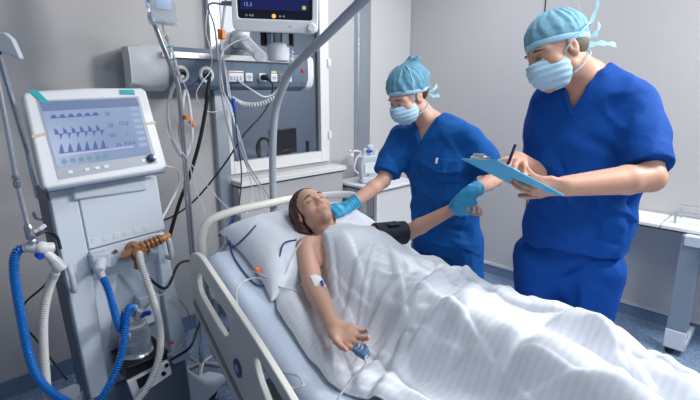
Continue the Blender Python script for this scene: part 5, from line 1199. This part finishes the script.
# ================================================================ CABLES AND TUBES
def cable(name, label, P, r, m_, frame=ROOM, cat='cable', group=None, n=8):
    Q = catmull(P, 8); o = obj(name, G().sweep(Q, r, n), m_, None, base=tuple(P[0]), frame=frame, smooth=180); tag(o, label, cat, group); return o
cable('power_cable', 'thick black cable from the left gas outlet down behind the ventilator', [(1.36, 2.53, 1.69), (1.33, 2.46, 1.66), (1.285, 2.4, 1.60), (1.262, 2.4, 1.49), (1.205, 2.4, 1.30), (1.13, 2.4, 1.12), (1.06, 2.4, .98), (.97, 2.4, .74), (.93, 2.4, .5)], .0105, M['black'])
cable('power_cable', 'thin black cable sagging diagonally from the middle wall socket', [(1.75, 2.50, 1.68), (1.76, 2.45, 1.62), (1.66, 2.4, 1.48), (1.50, 2.4, 1.34), (1.35, 2.4, 1.17), (1.159, 2.4, .996), (1.0, 2.4, .92), (.90, 2.4, .93)], .0055, M['black'])
t = thing('power_plug', 'black plug pushed into the middle wall socket', 'plug', (1.75, 2.5, 1.68), ROOM)
obj('plug_body', G().cyl((1.75, 2.54, 1.68), (1.75, 2.50, 1.68), .019).cyl((1.75, 2.50, 1.68), (1.76, 2.475, 1.655), .011, .007), M['black'], t, bevel=.003)
cable('power_cable', 'white cable hanging in a loop from the wall socket right of the black plug', [(1.55, 2.52, 1.66), (1.60, 2.44, 1.60), (1.68, 2.42, 1.56), (1.77, 2.42, 1.60), (1.80, 2.35, 1.72), (1.72, 2.2, 1.78)], .005, M['cablew'])
hel = []; P0 = np.array(catmull([(1.42, 2.38, 1.555), (1.50, 2.37, 1.52), (1.62, 2.36, 1.525), (1.74, 2.36, 1.585), (1.83, 2.36, 1.69), (1.88, 2.40, 1.84)], 40))
for i, q in enumerate(P0): a = i*1.0; hel.append(q+np.array([0, math.cos(a), math.sin(a)])*.012)
o = obj('coiled_cord', G().sweep(hel, .0048, 6), M['cablew'], None, base=tuple(hel[0]), smooth=180); tag(o, 'white coiled cord sagging under the monitor arm', 'cord')
cable('suction_line', 'thin white line looping below the round gas outlet right of the drip pole', [(1.36, 2.46, 2.3), (1.35, 2.45, 2.08), (1.325, 2.45, 1.92), (1.352, 2.45, 1.79), (1.33, 2.45, 1.70), (1.27, 2.42, 1.65), (1.215, 2.4, 1.575), (1.262, 2.4, 1.49), (1.35, 2.4, 1.49), (1.39, 2.4, 1.56), (1.38, 2.44, 1.62)], .0028, M['cablew'], cat='tube')
# bundle of monitor leads
base_ = [(1.13, 1.86, 2.00), (1.20, 2.0, 2.03), (1.245, 2.12, 1.96), (1.27, 2.2, 1.83), (1.285, 2.2, 1.68), (1.305, 2.2, 1.50)]
ends = [([(1.373, 2.2, 1.223), (1.44, 2.19, 1.08), (1.40, 2.10, 1.0), (1.30, 1.90, .975)], 'white lead in the bundle from the monitor, running on to the pillow', M['cablew'], .0036),
        ([(1.36, 2.18, 1.25), (1.42, 2.14, 1.10), (1.42, 2.03, 1.01), (1.33, 1.86, .985)], 'grey lead in the bundle from the monitor, ending on the pillow', M['cableg'], .0034),
        ([(1.345, 2.2, 1.30), (1.39, 2.2, 1.15), (1.36, 2.12, 1.02), (1.22, 1.98, .97)], 'pale lead falling beside the lifting pole to the pillow', M['cablew'], .0028)]
for k, (e, lb, m_, r) in enumerate(ends):
    o_ = np.array([.006*k, .008*k, 0]); cable('monitor_lead', lb, [tuple(np.array(p)+o_*(1+.6*i)) for i, p in enumerate(base_)]+e, r, m_, group='leads from the bedside monitor')
cable('monitor_lead', 'white lead dropping from the monitor arm across the window pane', [(1.40, 2.12, 1.86), (1.33, 2.17, 1.84), (1.265, 2.2, 1.77), (1.268, 2.2, 1.60), (1.34, 2.2, 1.39), (1.413, 2.2, 1.132), (1.44, 2.14, 1.05), (1.38, 2.0, .99)], .0038, M['cablew'], group='leads from the bedside monitor')
cable('monitor_lead', 'grey lead curving left out of the monitor side', [(1.06, 1.80, 1.945), (1.03, 1.84, 1.95), (1.08, 1.96, 1.95), (1.17, 2.08, 1.90), (1.235, 2.18, 1.80), (1.25, 2.2, 1.62), (1.28, 2.2, 1.42), (1.33, 2.2, 1.22)], .0045, M['cableg'], group='leads from the bedside monitor')
t = thing('lead_label', 'orange tag wrapped round the monitor leads above the rail', 'tag', (1.262, 2.19, 1.87), ROOM)
obj('tag_sleeve', G().cyl((1.262, 2.185, 1.85), (1.258, 2.18, 1.90), .014), M['orange'], t)
obj('tag_fold', G().box((1.266, 2.166, 1.872), (.022, .012, .042), Ry(.1)), M['orange'], t, bevel=.003)
mnav = mat('navy_lead', (.015, .04, .22), .4)
cable('ecg_lead', 'navy blue lead hanging down and looping over the pillow corner', [(1.262, 2.18, 1.60), (1.262, 2.1, 1.50), (1.27, 2.1, 1.36), (1.285, 2.1, 1.19), (1.265, 2.1, 1.03), (1.21, 2.07, .945), (1.12, 2.0, .93), (1.02, 1.90, .93)], .0034, mnav)
t = thing('lead_connector', 'blue plug joining two leads in front of the window upright', 'connector', (1.262, 2.1, 1.48), ROOM)
obj('plug', G().cyl((1.262, 2.105, 1.56), (1.266, 2.10, 1.49), .010, .008), M['blueplug'], t)
obj('strain_relief', G().cyl((1.266, 2.10, 1.49), (1.268, 2.10, 1.455), .0065, .004), mnav, t)
mz = lambda y: float(matt_z(y))
cable('ecg_lead', 'navy blue lead lying on the blue mattress cover and rising to the shoulder', [(.745, 1.99, mz(1.99)+.10), (.69, 1.93, mz(1.93)+.03), (.655, 1.83, mz(1.83)+.008), (.645, 1.70, mz(1.70)+.006), (.655, 1.58, mz(1.58)+.008), (.70, 1.53, mz(1.53)+.030), (.745, 1.56, mz(1.56)+.085), (.80, 1.62, mz(1.62)+.125), (.87, 1.64, mz(1.64)+.12)], .0034, mnav, BED)
cable('ecg_lead', 'navy blue loop of lead at the pillow edge near the headboard', [(.745, 1.99, mz(1.99)+.10), (.68, 1.95, mz(1.95)+.03), (.665, 1.86, mz(1.86)+.012), (.70, 1.80, mz(1.80)+.075), (.76, 1.80, mz(1.80)+.125)], .0034, mnav, BED)
cable('infusion_line', 'thin translucent line from above crossing to the mattress edge', [(.854, 2.0, 1.431), (.948, 2.0, 1.289), (1.07, 2.0, 1.104), (1.16, 1.98, 1.00), (1.23, 1.90, .945)], .0026, M['tubew'], cat='tube')
cable('infusion_line', 'white line running over the cover from the orange tap to the forearm', [(.66, 1.66, mz(1.66)+.02), (.672, 1.58, mz(1.58)+.05), (.69, 1.53, mz(1.53)+.055), (.735, 1.50, mz(1.50)+.07), (.79, 1.53, .955), (.835, 1.55, .995), (.86, 1.57, 1.0)], .0028, M['tubew'], BED, cat='tube')
t = thing('stopcock', 'small orange tap joining the lines near the pillow', 'tap', (.672, 1.60, mz(1.60)+.04), BED)
obj('tap_body', G().cyl((.672, 1.615, mz(1.6)+.05), (.672, 1.585, mz(1.6)+.05), .006).cyl((.665, 1.60, mz(1.6)+.055), (.680, 1.60, mz(1.6)+.055), .0075), M['orange'], t)
cable('infusion_line', 'white line bending over the mattress edge and down by the side rail', [(.75, 1.42, .865), (.705, 1.47, .875), (.676, 1.55, .885), (.635, 1.585, .885), (.575, 1.56, .875), (.545, 1.50, .84), (.535, 1.42, .79), (.535, 1.33, .74), (.55, 1.22, .72), (.558, 1.13, .75), (.55, 1.05, .79), (.535, .99, .80), (.52, 1.02, .78), (.53, 1.10, .75), (.55, 1.13, .70)], .0032, M['tubew'], BED, cat='tube')
cable('pulse_lead', 'grey lead running from the finger clip over the mattress edge', [tuple(TIP+D_*.02), tuple(TIP+D_*.035+b3(-.02, 0, .004)), (.70, .925, .835), (.64, .925, .80), (.58, .905, .765), (.545, .895, .72), (.54, .88, .60)], .0036, M['cableg'], BED)
cable('humidifier_cable', 'black cable looping right of the ventilator between it and the bed', [(.60, 1.80, .93), (.70, 1.79, .80), (.80, 1.86, .86), (.93, 1.98, .80), (.99, 2.02, .70), (.96, 1.96, .58), (.85, 1.85, .52), (.76, 1.74, .52), (.66, 1.70, .525)], .006, M['black'])
cable('humidifier_cable', 'thin dark wire curling beside the humidifier chamber', [(.60, 1.75, .76), (.64, 1.73, .80), (.70, 1.74, .79), (.76, 1.77, .72), (.80, 1.80, .62), (.77, 1.78, .56), (.70, 1.72, .55), (.65, 1.70, .55)], .003, M['cableg'])
cable('sensor_wire', 'thin black wire bowing from the hose joint behind the left-hand hoses', [(.30, 1.62, 1.06), (.27, 1.66, .99), (.215, 1.70, .93), (.20, 1.72, .86), (.23, 1.74, .79), (.27, 1.74, .68), (.30, 1.72, .60)], .0035, M['black'])
cable('pole_tube', 'white tubing looped on the drip pole above the orange clip', [(1.06, 2.21, 1.67), (1.02, 2.24, 1.62), (.985, 2.25, 1.50), (1.0, 2.25, 1.34), (1.045, 2.24, 1.27), (1.085, 2.23, 1.36), (1.09, 2.23, 1.50), (1.07, 2.22, 1.60), (1.045, 2.22, 1.52), (1.03, 2.24, 1.38), (1.06, 2.24, 1.28)], .0085, M['cablew'], cat='tube')
cable('pole_tube', 'white tubing hanging in an open loop between ventilator and drip pole', [(.80, 2.05, 1.30), (.86, 2.12, 1.27), (.94, 2.24, 1.235), (1.01, 2.25, 1.20), (1.0, 2.25, 1.12), (.93, 2.2, 1.05), (.85, 2.1, 1.02), (.80, 2.0, 1.03)], .0055, M['cablew'], cat='tube')
